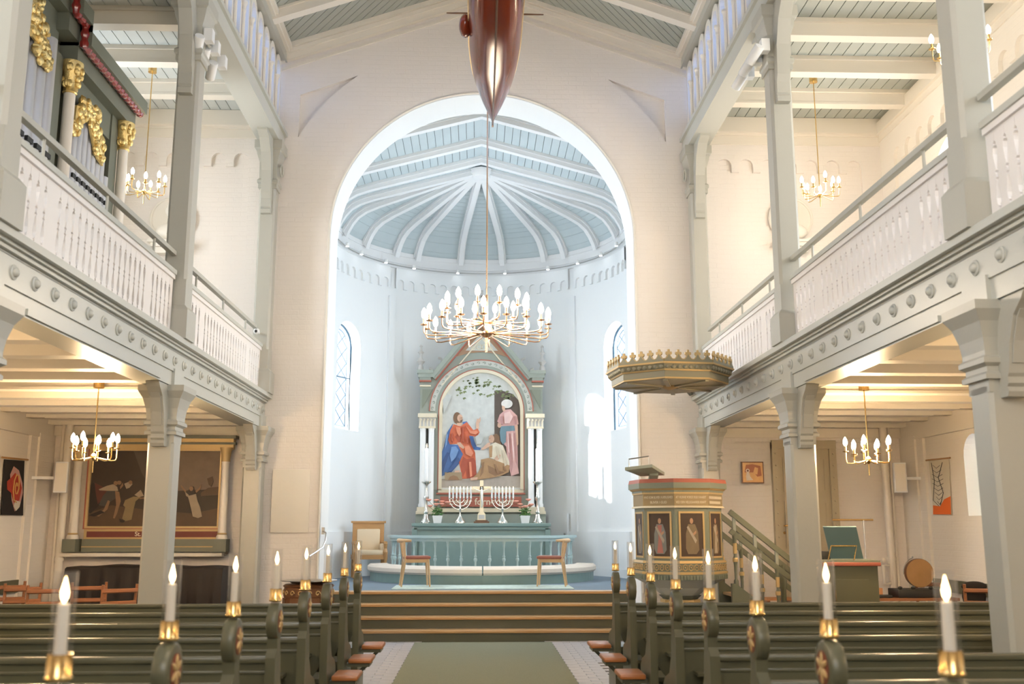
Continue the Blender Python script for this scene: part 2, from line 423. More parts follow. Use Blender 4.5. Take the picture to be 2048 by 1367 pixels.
# ---- aisles, galleries' walls and ceilings
def pairwin(y): return archpoly(y, .54, 1.72, 2.74, 10)
LOWWIN = (12.4, 11.75, 8.4, 7.75, 4.4, 3.75, .4, -.25); UPWIN = (12.3, 8.6, 4.6, .6)  # side windows out of view are added to let daylight in
wn = 0
for s, nm in ((-1, 'left'), (1, 'right')):
    xi = sx(s, AW)
    w = MB().prism([(YB-.3, 0), (15.2, 0), (15.2, 7.95), (YB-.3, 7.95)], xi, xi+s*.45, 'x',
                   holes=[pairwin(y) for y in LOWWIN] + [archpoly(y, 1.1, 4.5, 6.7, 12) for y in UPWIN])
    sw = ks(w.build('wall_'+nm, 'wall_side'), nm+' aisle side wall')
    # corbel band with small blind arches, upper storey
    def lombard(u0, u1, zb, pitch, r, zt):
        n = int((u1-u0)/pitch); off = (u1-u0-n*pitch)/2; top = []
        for i in range(n):
            c = u0+off+pitch*(i+.5)
            top += [(c-r, zt-r-.10)] + [(c+r*math.cos(R(180-180*k/8)), zt-r+r*math.sin(R(180*k/8))) for k in range(9)] + [(c+r, zt-r-.10)]
        return [(u0+off, zb)] + top + [(u1-off, zb)]
    hole = lombard(6.0, 14.1, 3.6, .38, .12, 7.12)
    MB().prism([(5.6, 3.5), (14.5, 3.5), (14.5, 7.8), (5.6, 7.8)], xi-s*.05, xi, 'x', holes=[hole]).build('corbel_band', 'wall_side', sw)
    MB().box(xi-s*.12, xi, YB, 14.5, 7.52, 7.7).box(xi-s*.07, xi, YB, 14.5, 7.42, 7.52).build('cornice', 'cream_paint', sw)
    MB().box(xi-s*.06, xi, YB, 14.4, 2.80, 3.0).build('cornice', 'cream_paint', sw)
    # pilaster strips framing the last bay
    MB().box(xi-s*.07, xi, 13.95, 14.5, 0, 2.85).box(xi-s*.04, xi, 13.75, 13.95, 0, 2.8).build('pilaster', 'wall_side', sw)
    MB().box(xi-s*.035, xi, 2, 13.75 if s > 0 else 13.9, .74, .9).build('dado_rail', 'pew_green', sw)
    for y in LOWWIN:
        wn += 1; wo = struct('window_%d' % wn, 'round-headed aisle window in the %s wall' % nm)
        p = archpoly(y, .54, 1.72, 2.74, 10); q = archpoly(y, .46, 1.76, 2.70, 10)
        MB().prism(q, xi+s*.40, xi+s*.405, 'x').build('pane', 'window_glass', wo)
        f = MB().prism(p, xi+s*.38, xi+s*.42, 'x', holes=[q]); f.box(xi+s*.385, xi+s*.415, y-.23, y+.23, 2.2, 2.23); f.box(xi+s*.385, xi+s*.415, y-.012, y+.012, 1.76, 2.68)
        f.build('frame', 'white', wo)
        for z in range(9):
            MB().box(xi+s*.37, xi+s*.378, y+.12, y+.225, 1.78+z*.085, 1.78+z*.085+.07).build('stained_pane', 'green_glass' if z % 2 else 'leaf', wo)
    for y in UPWIN:
        wn += 1; wo = struct('window_%d' % wn, 'tall gallery window in the %s wall' % nm)
        MB().prism(archpoly(y, 1.06, 4.5, 6.68, 12), xi+s*.36, xi+s*.365, 'x').build('pane', 'window_glass', wo)
        MB().prism(archpoly(y, 1.1, 4.5, 6.7, 12), xi+s*.34, xi+s*.40, 'x', holes=[archpoly(y, 1.0, 4.56, 6.64, 12)]).box(xi+s*.34, xi+s*.40, y-.02, y+.02, 4.5, 6.66).build('frame', 'white', wo)
    # east end wall of the aisle
    x0, x1 = sorted((sx(s, 3.28), sx(s, 6.6)))
    ew = MB().box(x0, x1, YW, YW+.5, 0, 7.95)
    e = ks(ew.build('wall_east_'+nm, 'wall_nave'), 'east end wall of the %s aisle' % nm)
    a, b = sorted((sx(s, 3.5), sx(s, 5.85))); oa, ob = sorted((sx(s, 3.3), sx(s, 6.15)))
    MB().prism([(oa, 3.45), (ob, 3.45), (ob, 7.8), (oa, 7.8)], YW-.05, YW, 'y', holes=[lombard(a, b, 3.6, .335, .11, 7.13)]).build('corbel_band', 'wall_nave', e)
    MB().box(oa, ob, YW-.10, YW, 7.5, 7.72).box(oa, ob, YW-.07, YW, 7.36, 7.5).build('cornice', 'cream_paint', e)
    if s < 0: MB().prism([(oa, 0), (ob, 0), (ob, 3.0), (oa, 3.0)], YW-.05, YW, 'y', holes=[[(-5.9, .05), (-3.35, .05), (-3.35, 2.85), (-5.2, 2.85), (-5.35, 2.80), (-5.45, 2.7), (-5.9, 2.7)]]).build('recess_frame', 'wall_nave', e)
    else: MB().prism([(oa, 0), (ob, 0), (ob, 3.0), (oa, 3.0)], YW-.05, YW, 'y', holes=[[(3.5, .05), (6.0, .05), (6.0, 2.8), (3.75, 2.8), (3.6, 2.75), (3.5, 2.6)]]).build('recess_frame', 'wall_nave', e)
    MB().box(oa, ob, YW-.07, YW-.03, 2.86, 2.98).build('cornice', 'cream_paint', e)
    # upper aisle ceiling: planks along the church and cross beams
    ca = MB().box(sx(s, 3.36), sx(s, 6.5), YB, 15.0, 7.80, 7.92)
    uc = ks(ca.build('ceiling_gallery_'+nm, 'mortar'), 'boarded ceiling over the %s gallery' % nm)
    n = 18
    for i in range(n):
        g0 = 3.38+(AW-3.38)*i/n; g1 = 3.38+(AW-3.38)*(i+1)/n-.011
        MB().box(sx(s, g0), sx(s, g1), 1.0, 14.5, 7.775, 7.80).build('board', 'board_pale' if s < 0 else 'board_green', uc)
    for j in range(10):
        y = 14.40-j
        if j == 0: MB().box(sx(s, 3.36), sx(s, AW), y-.06, y+.05, 7.53, 7.77).build('beam', 'cream_paint', uc); continue
        m = MB().box(sx(s, 3.36), sx(s, AW), y-.08, y+.08, 7.55, 7.72).box(sx(s, 3.36), sx(s, AW), y-.105, y+.105, 7.72, 7.775)
        m.box(sx(s, 3.36), sx(s, AW-.25), y-.085, y+.085, 7.545, 7.575).build('beam', 'cream_paint', uc)
    # gallery floor and the joists under it
    gf = ks(MB().box(sx(s, 3.2), sx(s, AW), YB, YW, 3.16, 3.44).build('floor_gallery_'+nm, 'cream_paint'), 'floor of the %s gallery' % nm)
    for j in range(13):
        y = 14.42-j*.72
        if j == 0: MB().box(sx(s, 3.36), sx(s, AW), y-.1, y+.08, 3.0, 3.16).build('joist', 'cream_paint', gf)
        else: MB().box(sx(s, 3.40), sx(s, AW), y-.09, y+.09, 3.03, 3.16).box(sx(s, 3.4), sx(s, AW-.25), y-.095, y+.095, 3.02, 3.05).build('joist', 'cream_paint', gf)
# west wall with a window added for warm fill light
ww = MB().prism([(-6.6, 0), (6.8, 0), (6.8, 7.95), (3.6, 7.95), (3.6, 8.9), (XC, 10.15), (-3.45, 8.9), (-3.45, 7.95), (-6.6, 7.95)], YB-.4, YB, 'y', holes=[archpoly(XC, 3.3, 3.0, 7.4, 16)])
westw = ks(ww.build('wall_west', 'wall_nave'), 'west wall with an added fill-light window, behind the viewer')
wo = struct('window_99', 'large west window added for fill light'); MB().prism(archpoly(XC, 3.3, 3.0, 7.4, 16), YB-.25, YB-.245, 'y').build('pane', 'window_glass', wo)
fr = MB().prism(archpoly(XC, 3.3, 3.0, 7.4, 16), YB-.28, YB-.22, 'y', holes=[archpoly(XC, 3.14, 3.08, 7.32, 16)])
for i in (-1, 0, 1): fr.box(XC+i*.8-.03, XC+i*.8+.03, YB-.28, YB-.22, 3.05, 7.0)
fr.box(XC-1.6, XC+1.6, YB-.28, YB-.22, 4.6, 4.66); fr.build('frame', 'white', wo)

# ---- chancel and apse
AX, AY, AR = .03, 18.55, 2.9
WINS = ((155.6, 8.6), (21.2, 8.6)); WZ0, WZ1 = 3.47, 5.64
def wz(th, c, h):
    hw = AR*R(h); d = AR*R(th-c); return WZ1-hw+math.sqrt(max(0, hw*hw-d*d))
ap = MB(); ths = sorted(set([i*2.0 for i in range(91)] + [c+h*k/8.0 for c, h in WINS for k in range(-8, 9)]))
def ac(th, r, z): return (AX+r*math.cos(R(th)), AY+r*math.sin(R(th)), z)
for a, b in zip(ths[:-1], ths[1:]):
    mid = (a+b)/2; win = None
    for c, h in WINS:
        if abs(mid-c) < h: win = (c, h)
    if win is None: ap.add([ac(a, AR, .5), ac(b, AR, .5), ac(b, AR, 7.6), ac(a, AR, 7.6)], [(0,1,2,3)], 0, True)
    else:
        za, zb = wz(a, *win), wz(b, *win)
        ap.add([ac(a, AR, .5), ac(b, AR, .5), ac(b, AR, WZ0), ac(a, AR, WZ0)], [(0,1,2,3)], 0, True)
        ap.add([ac(a, AR, za), ac(b, AR, zb), ac(b, AR, 7.6), ac(a, AR, 7.6)], [(0,1,2,3)], 0, True)
        ap.add([ac(a, AR, WZ0), ac(b, AR, WZ0), ac(b, AR+.34, WZ0+.03), ac(a, AR+.34, WZ0+.03)], [(0,1,2,3)])
        ap.add([ac(a, AR, za), ac(b, AR, zb), ac(b, AR+.34, zb), ac(a, AR+.34, za)], [(0,1,2,3)])
for c, h in WINS:
    for sg in (-1, 1):
        t = c+sg*h; zz = wz(t, c, h); ap.add([ac(t, AR, WZ0), ac(t, AR+.34, WZ0), ac(t, AR+.34, zz), ac(t, AR, zz)], [(0,1,2,3)])
apse = ks(ap.build('wall_apse', 'wall_chancel'), 'white curved apse wall')
# straight chancel walls with a hidden window each
for s, nm in ((-1, 'left'), (1, 'right')):
    x = AX+s*AR
    cw = ks(MB().prism([(15.24, 0), (18.56, 0), (18.56, 8.2), (15.24, 8.2)], x, x+s*.4, 'x', holes=[archpoly(16.7, 1.0, 3.4, 5.8, 12)]).build('wall_chancel_'+nm, 'wall_chancel'), 'straight %s chancel wall' % nm)
    wn += 1; wo = struct('window_%d' % wn, 'chancel window in the straight %s wall' % nm)
    MB().prism(archpoly(16.7, .98, 3.4, 5.79, 12), x+s*.3, x+s*.305, 'x').build('pane', 'window_glass', wo)
    MB().prism(archpoly(16.7, 1.0, 3.4, 5.8, 12), x+s*.28, x+s*.33, 'x', holes=[archpoly(16.7, .9, 3.46, 5.74, 12)]).build('frame', 'steel', wo)
    MB().box(x-s*.10, x, 15.25, 18.56, 7.05, 7.36).build('cornice', 'rib_white', cw)
# apse windows
mat('lead', (.045, .09, .13), .45)
for c, h in WINS:
    wn += 1; wo = struct('window_%d' % wn, 'tall round-headed leaded apse window on the '+('left' if c > 90 else 'right'))
    g = MB(); n = 16
    for k in range(n):
        a, b = c-h+2*h*k/n, c-h+2*h*(k+1)/n
        g.add([ac(a, AR+.27, WZ0), ac(b, AR+.27, WZ0), ac(b, AR+.27, wz(b, c, h)), ac(a, AR+.27, wz(a, c, h))], [(0,1,2,3)])
    g.build('pane', 'window_glass', wo)
    out = [ac(c-h*.97, AR+.25, WZ0+.03), ac(c+h*.97, AR+.25, WZ0+.03)] + [ac(c+h*.97*math.cos(R(180*k/14)), AR+.25, WZ1-AR*R(h)+.97*AR*R(h)*math.sin(R(180*k/14))) for k in range(15)]
    MB().tube(out, .02, 6, closed=True).build('frame', 'lead', wo)
    inn = [ac(c-h*.72, AR+.25, WZ0+.1), ac(c+h*.72, AR+.25, WZ0+.1)] + [ac(c+h*.72*math.cos(R(180*k/14)), AR+.25, WZ1-AR*R(h)+.72*AR*R(h)*math.sin(R(180*k/14))) for k in range(15)]
    MB().tube(inn, .008, 5, closed=True).build('lead_border', 'lead', wo)
    MB().tube([ac(c-h*.95, AR+.25, 4.55), ac(c, AR+.25, 4.55), ac(c+h*.95, AR+.25, 4.55)], .014, 6).build('glazing_bar', 'lead', wo)
    d = MB(); hw = h*.72
    for k in range(-1, 7):                                     # diamond quarries
        z0 = WZ0+.1+k*.32
        for sg in (-1, 1):
            A = [c-sg*hw, z0]; B = [c+sg*hw, z0+.64]
            P = []
            for i in range(9):
                t = i/8; th = A[0]+(B[0]-A[0])*t; z = A[1]+(B[1]-A[1])*t
                dd = AR*R(abs(th-c)); rr = AR*R(hw); zt = WZ1-AR*R(h)+math.sqrt(max(0, rr*rr-dd*dd))
                if WZ0+.1 <= z <= zt: P.append(ac(th, AR+.25, z))
            if len(P) > 1: d.tube(P, .006, 5)
    d.build('lead_lattice', 'lead', wo)
# pilaster strips, dado and the small blind arcade under the cornice
for th in (130.6, 47.3): MB().arcband((AX, AY), AR-.05, AR+.01, .64, 6.4, th-1.4, th+1.4, 3).build('pilaster', 'wall_chancel', apse)
for a, b in ((95, 172), (8, 85)): MB().arcband((AX, AY), AR-.06, AR+.01, .64, 1.50, a, b, 24).arcband((AX, AY), AR-.09, AR+.01, .64, .80, a, b, 24).build('dado', 'wall_chancel', apse)
def lom(t0, t1, n, zt, r_deg):
    m = MB(); p = (t1-t0)/n
    for i in range(n):
        c = t0+p*(i+.5)
        tt = [c-p/2, c-r_deg] + [c-r_deg*math.cos(R(180*k/8)) for k in range(1, 8)] + [c+r_deg, c+p/2]
        zz = []
        hw = AR*R(r_deg)
        for t in tt:
            dlt = AR*R(abs(t-c)); zz.append(zt-hw-.12 if dlt > hw*.999 else zt-hw+math.sqrt(hw*hw-dlt*dlt))
        for k in range(len(tt)-1):
            a, b = tt[k], tt[k+1]; za, zb = zz[k], zz[k+1]
            if k == 0: zb = za
            if k == len(tt)-2: za = zb
            r0 = AR-.05
            m.add([ac(a, r0, za), ac(b, r0, zb), ac(b, r0, 7.06), ac(a, r0, 7.06)], [(0,1,2,3)])
            m.add([ac(a, r0, za), ac(b, r0, zb), ac(b, AR, zb), ac(a, AR, za)], [(0,1,2,3)])
            if k == 0: m.add([ac(b, r0, zb), ac(b, AR, zb), ac(b, AR, zt-hw), ac(b, r0, zt-hw)], [(0,1,2,3)])
            if k == len(tt)-2: m.add([ac(a, r0, za), ac(a, AR, za), ac(a, AR, zt-hw), ac(a, r0, zt-hw)], [(0,1,2,3)])
    return m
lom(132, 172, 8, 6.78, 1.7).build('blind_arcade', 'wall_chancel', apse)
lom(49, 129, 16, 6.78, 1.7).build('blind_arcade', 'wall_chancel', apse)
lom(8, 46, 8, 6.78, 1.7).build('blind_arcade', 'wall_chancel', apse)
cor = MB().arcband((AX, AY), AR-.06, AR+.02, 7.02, 7.12, 0, 180, 60).arcband((AX, AY), AR-.09, AR+.02, 7.12, 7.28, 0, 180, 60).arcband((AX, AY), AR-.11, AR+.02, 7.28, 7.37, 0, 180, 60)
cor.build('cornice', 'rib_white', apse)
# vault
PROF = [(0, 8.48), (1.0, 8.21), (2.05, 7.925), (2.32, 7.83), (2.5, 7.73), (2.64, 7.60), (2.74, 7.46), (2.80, 7.34)]
def pz(r):
    for (a, za), (b, zb) in zip(PROF[:-1], PROF[1:]):
        if r <= b: return za+(zb-za)*(r-a)/(b-a)
    return PROF[-1][1]
fan = MB(); rs = []
r = 0.02
while r < 2.84:
    rs += [(r, 0), (min(2.84, r+.128), 0), (min(2.84, r+.129), .012), (min(2.84, r+.135), .012)]; r += .136
N = 48
vs = [(AX+rr*math.cos(PI*i/N), AY+rr*math.sin(PI*i/N), pz(rr)+dz) for rr, dz in rs for i in range(N+1)]
fs = [(j*(N+1)+i, j*(N+1)+i+1, (j+1)*(N+1)+i+1, (j+1)*(N+1)+i) for j in range(len(rs)-1) for i in range(N)]
fan.add(vs, fs)
vault = ks(fan.build('ceiling_apse', 'board_blue'), 'pale blue boarded half-dome of the apse with white ribs')
back = MB()
for s in (-1, 1):
    for (a, za), (b, zb) in zip(PROF[:-1], PROF[1:]):
        back.add([(AX+s*a, 15.2, za+.05), (AX+s*b, 15.2, zb+.05), (AX+s*b, AY, zb+.05), (AX+s*a, AY, za+.05)], [(0,1,2,3)])
cst = ks(back.build('ceiling_chancel', 'mortar'), 'pale blue boarded ceiling of the chancel')
for s in (-1, 1):
    r = .0
    while r < 2.8:
        r1 = min(2.82, r+.128); za, zb = pz(r), pz(r1)
        MB().add([(AX+s*r, 15.25, za), (AX+s*r1, 15.25, zb), (AX+s*r1, AY, zb), (AX+s*r, AY, za), (AX+s*r, 15.25, za+.03), (AX+s*r1, 15.25, zb+.03), (AX+s*r1, AY, zb+.03), (AX+s*r, AY, za+.03)],
                 [(0,1,2,3), (7,6,5,4), (0,4,5,1), (1,5,6,2), (2,6,7,3), (3,7,4,0)]).build('board', 'board_blue', cst)
        r += .136
def rib(dirx, diry, ox, oy, width, parent, r0=0.0, r1=2.80):
    # moulded rib following the vault profile from r0 to r1 in plan direction (dirx, diry)
    nx, ny = -diry, dirx
    pts = [r0] + [p[0] for p in PROF if r0 < p[0] < r1] + [r1]
    m = MB()
    for w, d0, d1 in ((width, .0, .13), (width*1.5, -.02, .055)):
        vs = []; fs = []
        for q in pts:
            z = pz(q); k = 1.0 if q < 2.4 else .95
            for sw, dz in ((-1, d0), (1, d0), (1, d1), (-1, d1)):
                rr = q - (d1 if q > 2.4 and dz == d1 else 0)*(q-2.4)*1.6
                vs.append((ox+dirx*rr+nx*sw*w/2, oy+diry*rr+ny*sw*w/2, z-dz))
        for i in range(len(pts)-1):
            for k in range(4): k2 = (k+1) % 4; fs.append((i*4+k, i*4+k2, i*4+4+k2, i*4+4+k))
        fs += [(3,2,1,0), tuple((len(pts)-1)*4+k for k in range(4))]
        m.add(vs, fs)
    return m.build('rib', 'rib_white', parent)
for th in (167, 149, 130.5, 119.5, 99, 80, 60, 49.5, 30, 12): rib(math.cos(R(th)), math.sin(R(th)), AX, AY, .105, vault, .12)
for y in (15.87, 17.09, 18.02, 18.58):
    for s in (-1, 1): rib(s, 0, AX, y, .12, cst)
MB().lathe([(.02, -.14), (.16, -.12), (.22, -.05), (.24, .02), (.02, .05)], 20, (AX, AY+.06, 8.40)).build('boss', 'rib_white', vault)
# spot track of the apse
trk = thing('spot_track', 'thin curved lamp track hung under the apse cornice', 'lamp track', (AX, AY, 0))
MB().tube([(2.76*math.cos(R(4+172*i/40)), 2.76*math.sin(R(4+172*i/40)), 7.05) for i in range(41)], .012, 6).build('track', 'steel', trk)
for th in (167, 153.7, 137.2, 121.8, 100.5, 78.6, 57.5, 41, 24.8, 8.5):
    p = (2.70*math.cos(R(th)), 2.70*math.sin(R(th)), 7.06)
    h = MB().lathe([(.02, .05), (.035, .04), (.04, -.015), (.034, -.03)], 10, p).build('spot_head', 'white', trk)
    MB().lathe([(.01, -.028), (.03, -.03), (.03, -.036), (.005, -.038)], 10, p).build('lamp', 'led', h)
# unseen wall added to keep the low sun off the nave windows
ks(MB().box(-11.0, -10.6, -12, 15.6, 0, 13).build('wall_yard', 'plaster_cream'), 'unseen wall added outside to block the low sun')
# doors
d = struct('door_1', 'tall olive panelled double door with studs in the right east wall')
MB().box(4.34, 5.12, YW-.045, YW-.0, .3, 2.72).build('leaf', 'door_olive', d)
fr = MB().box(4.26, 4.36, YW-.09, YW, .3, 2.78).box(5.10, 5.20, YW-.09, YW, .3, 2.78).box(4.26, 5.20, YW-.10, YW, 2.70, 2.82); fr.build('frame', 'door_olive', d)
for z0, z1 in ((.5, 1.15), (1.28, 1.95), (2.08, 2.58)):
    for x0, x1 in ((4.42, 4.70), (4.77, 5.05)): MB().prism([(x0, z0), (x1, z0), (x1, z1), (x0, z1)], YW-.06, YW-.045, 'y', holes=[[(x0+.03, z0+.03), (x1-.03, z0+.03), (x1-.03, z1-.03), (x0+.03, z1-.03)]]).build('panel', 'door_olive', d)
for i in range(14):
    for x in (4.31, 5.15): MB().ball((x, YW-.09, .42+i*.17), .014, 6, 4).build('stud', 'door_olive', d)
MB().tube([(4.40, YW-.05, 1.60), (4.40, YW-.10, 1.60), (4.50, YW-.10, 1.61)], .012, 6).ball((4.40, YW-.05, 1.50), .02, 8, 5).build('handle', 'brass', d)
d2 = struct('door_2', 'low white cupboard door in the apse right of the altar')
MB().arcband((AX, AY), AR-.10, AR-.03, .70, 1.86, 50, 59, 8).build('leaf', 'wall_chancel', d2)
MB().ball(ac(51, AR-.12, 1.45), .025, 8, 6).ball(ac(51, AR-.12, 1.32), .025, 8, 6).build('knob', 'steel', d2)
# ================================================================ galleries
COLY = (14.27, 10.18, 6.18)
SIDE = {-1: 'left', 1: 'right'}
def slot_h(t):
    K = [(0, .0015), (.10, .0015), (.13, .017), (.15, .009), (.17, .025), (.24, .030), (.40, .011), (.43, .009), (.45, .023), (.47, .011), (.50, .011), (.53, .023), (.55, .009), (.58, .011), (.74, .030), (.81, .025), (.83, .009), (.85, .017), (.88, .0015), (1, .0015)]
    for (a, x), (b, y) in zip(K[:-1], K[1:]):
        if t <= b: return x+(y-x)*(t-a)/(b-a)
    return .0015
TS = [0, .10, .13, .15, .17, .24, .40, .43, .45, .47, .50, .53, .55, .58, .74, .81, .83, .85, .88, 1]
def board_mesh(w, left=True, right=True):
    H = .58
    r = [(w/2-(slot_h(t) if right else 0), t*H) for t in TS]; l = [(-w/2+(slot_h(t) if left else 0), t*H) for t in TS]
    me = MB().prism(r + l[::-1], -.024, .024, 'x').mesh('board'); me.materials.append(MATS['balustrade_white']); return me
stud_me = MB().lathe([(.052, .0), (.052, .008), (.040, .014), (.034, .012), (.033, .022), (.022, .034), (.004, .039)], 14, axis='x').mesh('stud')
stud_me.materials.append(MATS['gallery_paint'])
for s in (-1, 1):
    nm = SIDE[s]; Y0 = .5
    gal = struct('gallery_'+nm, 'pale grey-green gallery front on the '+nm)
    MB().box(sx(s, GW), sx(s, 3.40), Y0, YW-.01, 2.97, 3.13).box(sx(s, GW-.015), sx(s, 3.3), Y0, YW-.01, 3.115, 3.135).build('beam', 'gallery_paint', gal)
    for i, yc in enumerate(COLY):   # raised panel on the soffit edge of each bay
        MB().box(sx(s, GW-.018), sx(s, GW+.05), yc-3.45, yc-.55, 2.985, 3.03).build('panel_strip', 'gallery_paint', gal)
    for yc in COLY: MB().box(sx(s, GW-.03), sx(s, GW+.05), yc-.16, yc+.16, 2.97, 3.14).build('beam_block', 'gallery_paint', gal)
    MB().box(sx(s, GW+.01), sx(s, 3.3), Y0, YW-.01, 3.13, 3.33).build('frieze', 'gallery_paint', gal)
    c = MB()
    for a, z0, z1 in ((.01, 3.325, 3.345), (-.02, 3.345, 3.375), (-.045, 3.375, 3.40), (-.09, 3.40, 3.455)): c.box(sx(s, GW+a), sx(s, 3.3), Y0, YW-.01, z0, z1)
    c.build('cornice', 'gallery_paint', gal)
    y = 14.33
    while y > 4.4:
        st = link('stud', stud_me, gal, (sx(s, GW+.01), y, 3.232)); st.rotation_euler = (0, 0, 0 if s < 0 else PI); y -= .325
    # balustrade of sawn boards
    bal = thing('balustrade', 'pinkish white balustrade of sawn boards along the %s gallery' % nm, 'balustrade', (sx(s, 3.21), 0, 3.455))
    for y1, y0 in ((14.16, 10.36), (10.00, 6.36), (6.00, 2.4)):
        w = (y1-y0-.2-.5)/23
        me = {'n': board_mesh(w), 'w': board_mesh(.25), 'a': board_mesh(.1, False, True), 'b': board_mesh(.1, True, False)}
        seq = ['a'] + ['n']*4 + ['w'] + ['n']*15 + ['w'] + ['n']*4 + ['b']; yy = y0
        for q in seq:
            ww = {'n': w, 'w': .25, 'a': .1, 'b': .1}[q]; link('board', me[q], bal, (0, yy+ww/2, .02)); yy += ww
        MB().box(-.03, .03, y0, y1, 0, .025).box(-.025, .025, y0, y1, .585, .60).box(-.045, .045, y0, y1, .60, .645).build('bottom_and_top_rail', 'balustrade_white', bal)
        MB().box(-.06, .06, y0, y1, .645, .69).build('cap_rail', 'gallery_paint', bal)
    hr = thing('handrail', 'grey-green handrail on thin posts above the %s gallery balustrade' % nm, 'handrail', (sx(s, 3.21), 0, 4.13))
    for y1, y0 in ((13.88, 10.3), (10.05, 6.30), (6.05, 2.4)):
        MB().bar((0, y0, .21), (0, y1, .21), .055, .045).build('rail', 'column_paint', hr)
        for k in range(3):
            y = y0+(y1-y0)*(k+.5)/3; MB().lathe([(.013, .018), (.013, .19)], 8, (0, y, 0)).build('post', 'column_paint', hr)
    # upper beam and clerestory arcade
    cl = struct('clerestory_'+nm, 'row of small round-arched clerestory lights over the %s gallery' % nm)
    MB().box(sx(s, 3.04), sx(s, 3.36), Y0, YW-.01, 7.20, 7.40).box(sx(s, 3.0), sx(s, 3.36), Y0, YW-.01, 7.40, 7.46).build('beam', 'gallery_paint', cl)
    MB().box(sx(s, 3.30), sx(s, 3.42), Y0, YW-.01, 7.46, 7.86).build('sill', 'gallery_paint', cl)
    MB().box(sx(s, 3.05), sx(s, 3.5), Y0, YW-.01, 8.62, 8.80).build('wall_plate', 'column_paint', cl)
    m = MB(); m.box(sx(s, 2.96), sx(s, 3.3), Y0, YW-.01, 8.79, 8.85).box(sx(s, 3.0), sx(s, 3.3), Y0, YW-.01, 8.75, 8.79); m.build('eaves_cornice', 'cream_paint', cl)
    MB().box(sx(s, 3.30), sx(s, 3.305), Y0, YW-.01, 7.46, 8.64).build('pane', 'blue_glass', cl)
    P = .42
    am = \
         MB().prism(archpoly(0, .385, .0, 1.15, 10), -.05, .05, 'x', holes=[archpoly(0, .25, .02, 1.06, 10)]).mesh('arch_frame')
    am.materials.append(MATS['cream_paint'])
    cm = MB().lathe([(.035, 0), (.035, .03), (.024, .05), (.022, .58), (.03, .60), (.03, .615), (.024, .63), (.036, .69), (.045, .70), (.045, .73)], 10).mesh('colonnette')
    cm.materials.append(MATS['cream_paint'])
    y = 14.22
    while y > 5.0:
        link('arch_frame', am, cl, (sx(s, 3.17), y, 7.46)); link('colonnette', cm, cl, (sx(s, 3.10), y-P/2, 7.46)); y -= P
    for y in (13.2, 9.2, 5.2): MB().box(sx(s, 3.20), sx(s, 3.24), y-3.9, y+1.2, 8.50, 8.64).build('spandrel_board', 'column_paint', cl)

def lower_column(s):
    t = thing('gallery_column', '', 'column')
    c = .025; a = .13
    def oct_(a, c): return [(-a+c, -a), (a-c, -a), (a, -a+c), (a, a-c), (a-c, a), (-a+c, a), (-a, a-c), (-a, -a+c)]
    MB().prism(oct_(a, c), .3, 2.44, 'z').box(-a, a, -a, a, 2.40, 2.5).build('shaft', 'column_paint', t)
    MB().lathe([(.155, 0), (.155, .28), (.135, .32)], sq=True).build('plinth', 'column_paint', t)
    MB().lathe([(.13, 2.48), (.158, 2.48), (.158, 2.51), (.138, 2.53), (.138, 2.56), (.168, 2.58), (.168, 2.61), (.148, 2.63), (.148, 2.66), (.158, 2.74), (.185, 2.84), (.225, 2.91), (.225, 2.968)], sq=True).build('capital', 'column_paint', t)
    b = MB().prism([(-.13, 2.36), (-.22, 2.36), (-.235, 2.39), (-.22, 2.42), (-.24, 2.44), (-.235, 2.48), (-.25, 2.50), (-.29, 2.68), (-.36, 2.84), (-.46, 2.92), (-.50, 2.968), (-.13, 2.968)], -.065, .065, 'x')
    b.build('bracket', 'column_paint', t)
    b2 = MB().prism([(-.262, 2.56), (-.30, 2.70), (-.36, 2.83), (-.40, 2.87), (-.41, 2.865), (-.37, 2.82), (-.31, 2.69), (-.275, 2.56)], -.045, .045, 'x'); b2.build('bracket_moulding', 'column_paint', t)
    return t
def upper_column(s):
    t = thing('gallery_column', '', 'column')
    c = .028; a = .118
    def oct_(a, c): return [(-a+c, -a), (a-c, -a), (a, -a+c), (a, a-c), (a-c, a), (-a+c, a), (-a, a-c), (-a, -a+c)]
    MB().prism(oct_(a, c), .55, 3.1, 'z').box(-a, a, -a, a, .3, .62).build('shaft', 'column_paint', t)
    MB().lathe([(.16, 0), (.16, .30), (.125, .345)], sq=True).build('plinth', 'column_paint', t)
    cp = MB().lathe([(.12, 3.02), (.135, 3.02), (.135, 3.08), (.15, 3.1), (.15, 3.14), (.125, 3.17), (.13, 3.42), (.16, 3.52), (.175, 3.60), (.20, 3.62), (.20, 3.745)], sq=True).build('capital', 'column_paint', t)
    MB().tube([(-s*.17+0*math.cos(i), .085*math.cos(2*PI*i/16), 3.33+.085*math.sin(2*PI*i/16)) for i in range(16)], .016, 6, closed=True).build('roundel', 'column_paint', cp)
    for d in (-1, 1):
        b = MB().prism([(d*.11, 2.62), (d*.20, 2.62), (d*.20, 2.68), (d*.185, 2.70), (d*.20, 2.72), (d*.20, 2.84), (d*.235, 2.92), (d*.26, 3.25), (d*.35, 3.5), (d*.5, 3.66), (d*.66, 3.71), (d*.66, 3.745), (d*.11, 3.745)], -.07, .07, 'x')
        b.build('bracket', 'column_paint', t)
    return t
PLACE = {14.27: 'against the chancel wall', 10.18: 'mid-nave, halfway to the chancel', 6.18: 'nearest the viewer'}
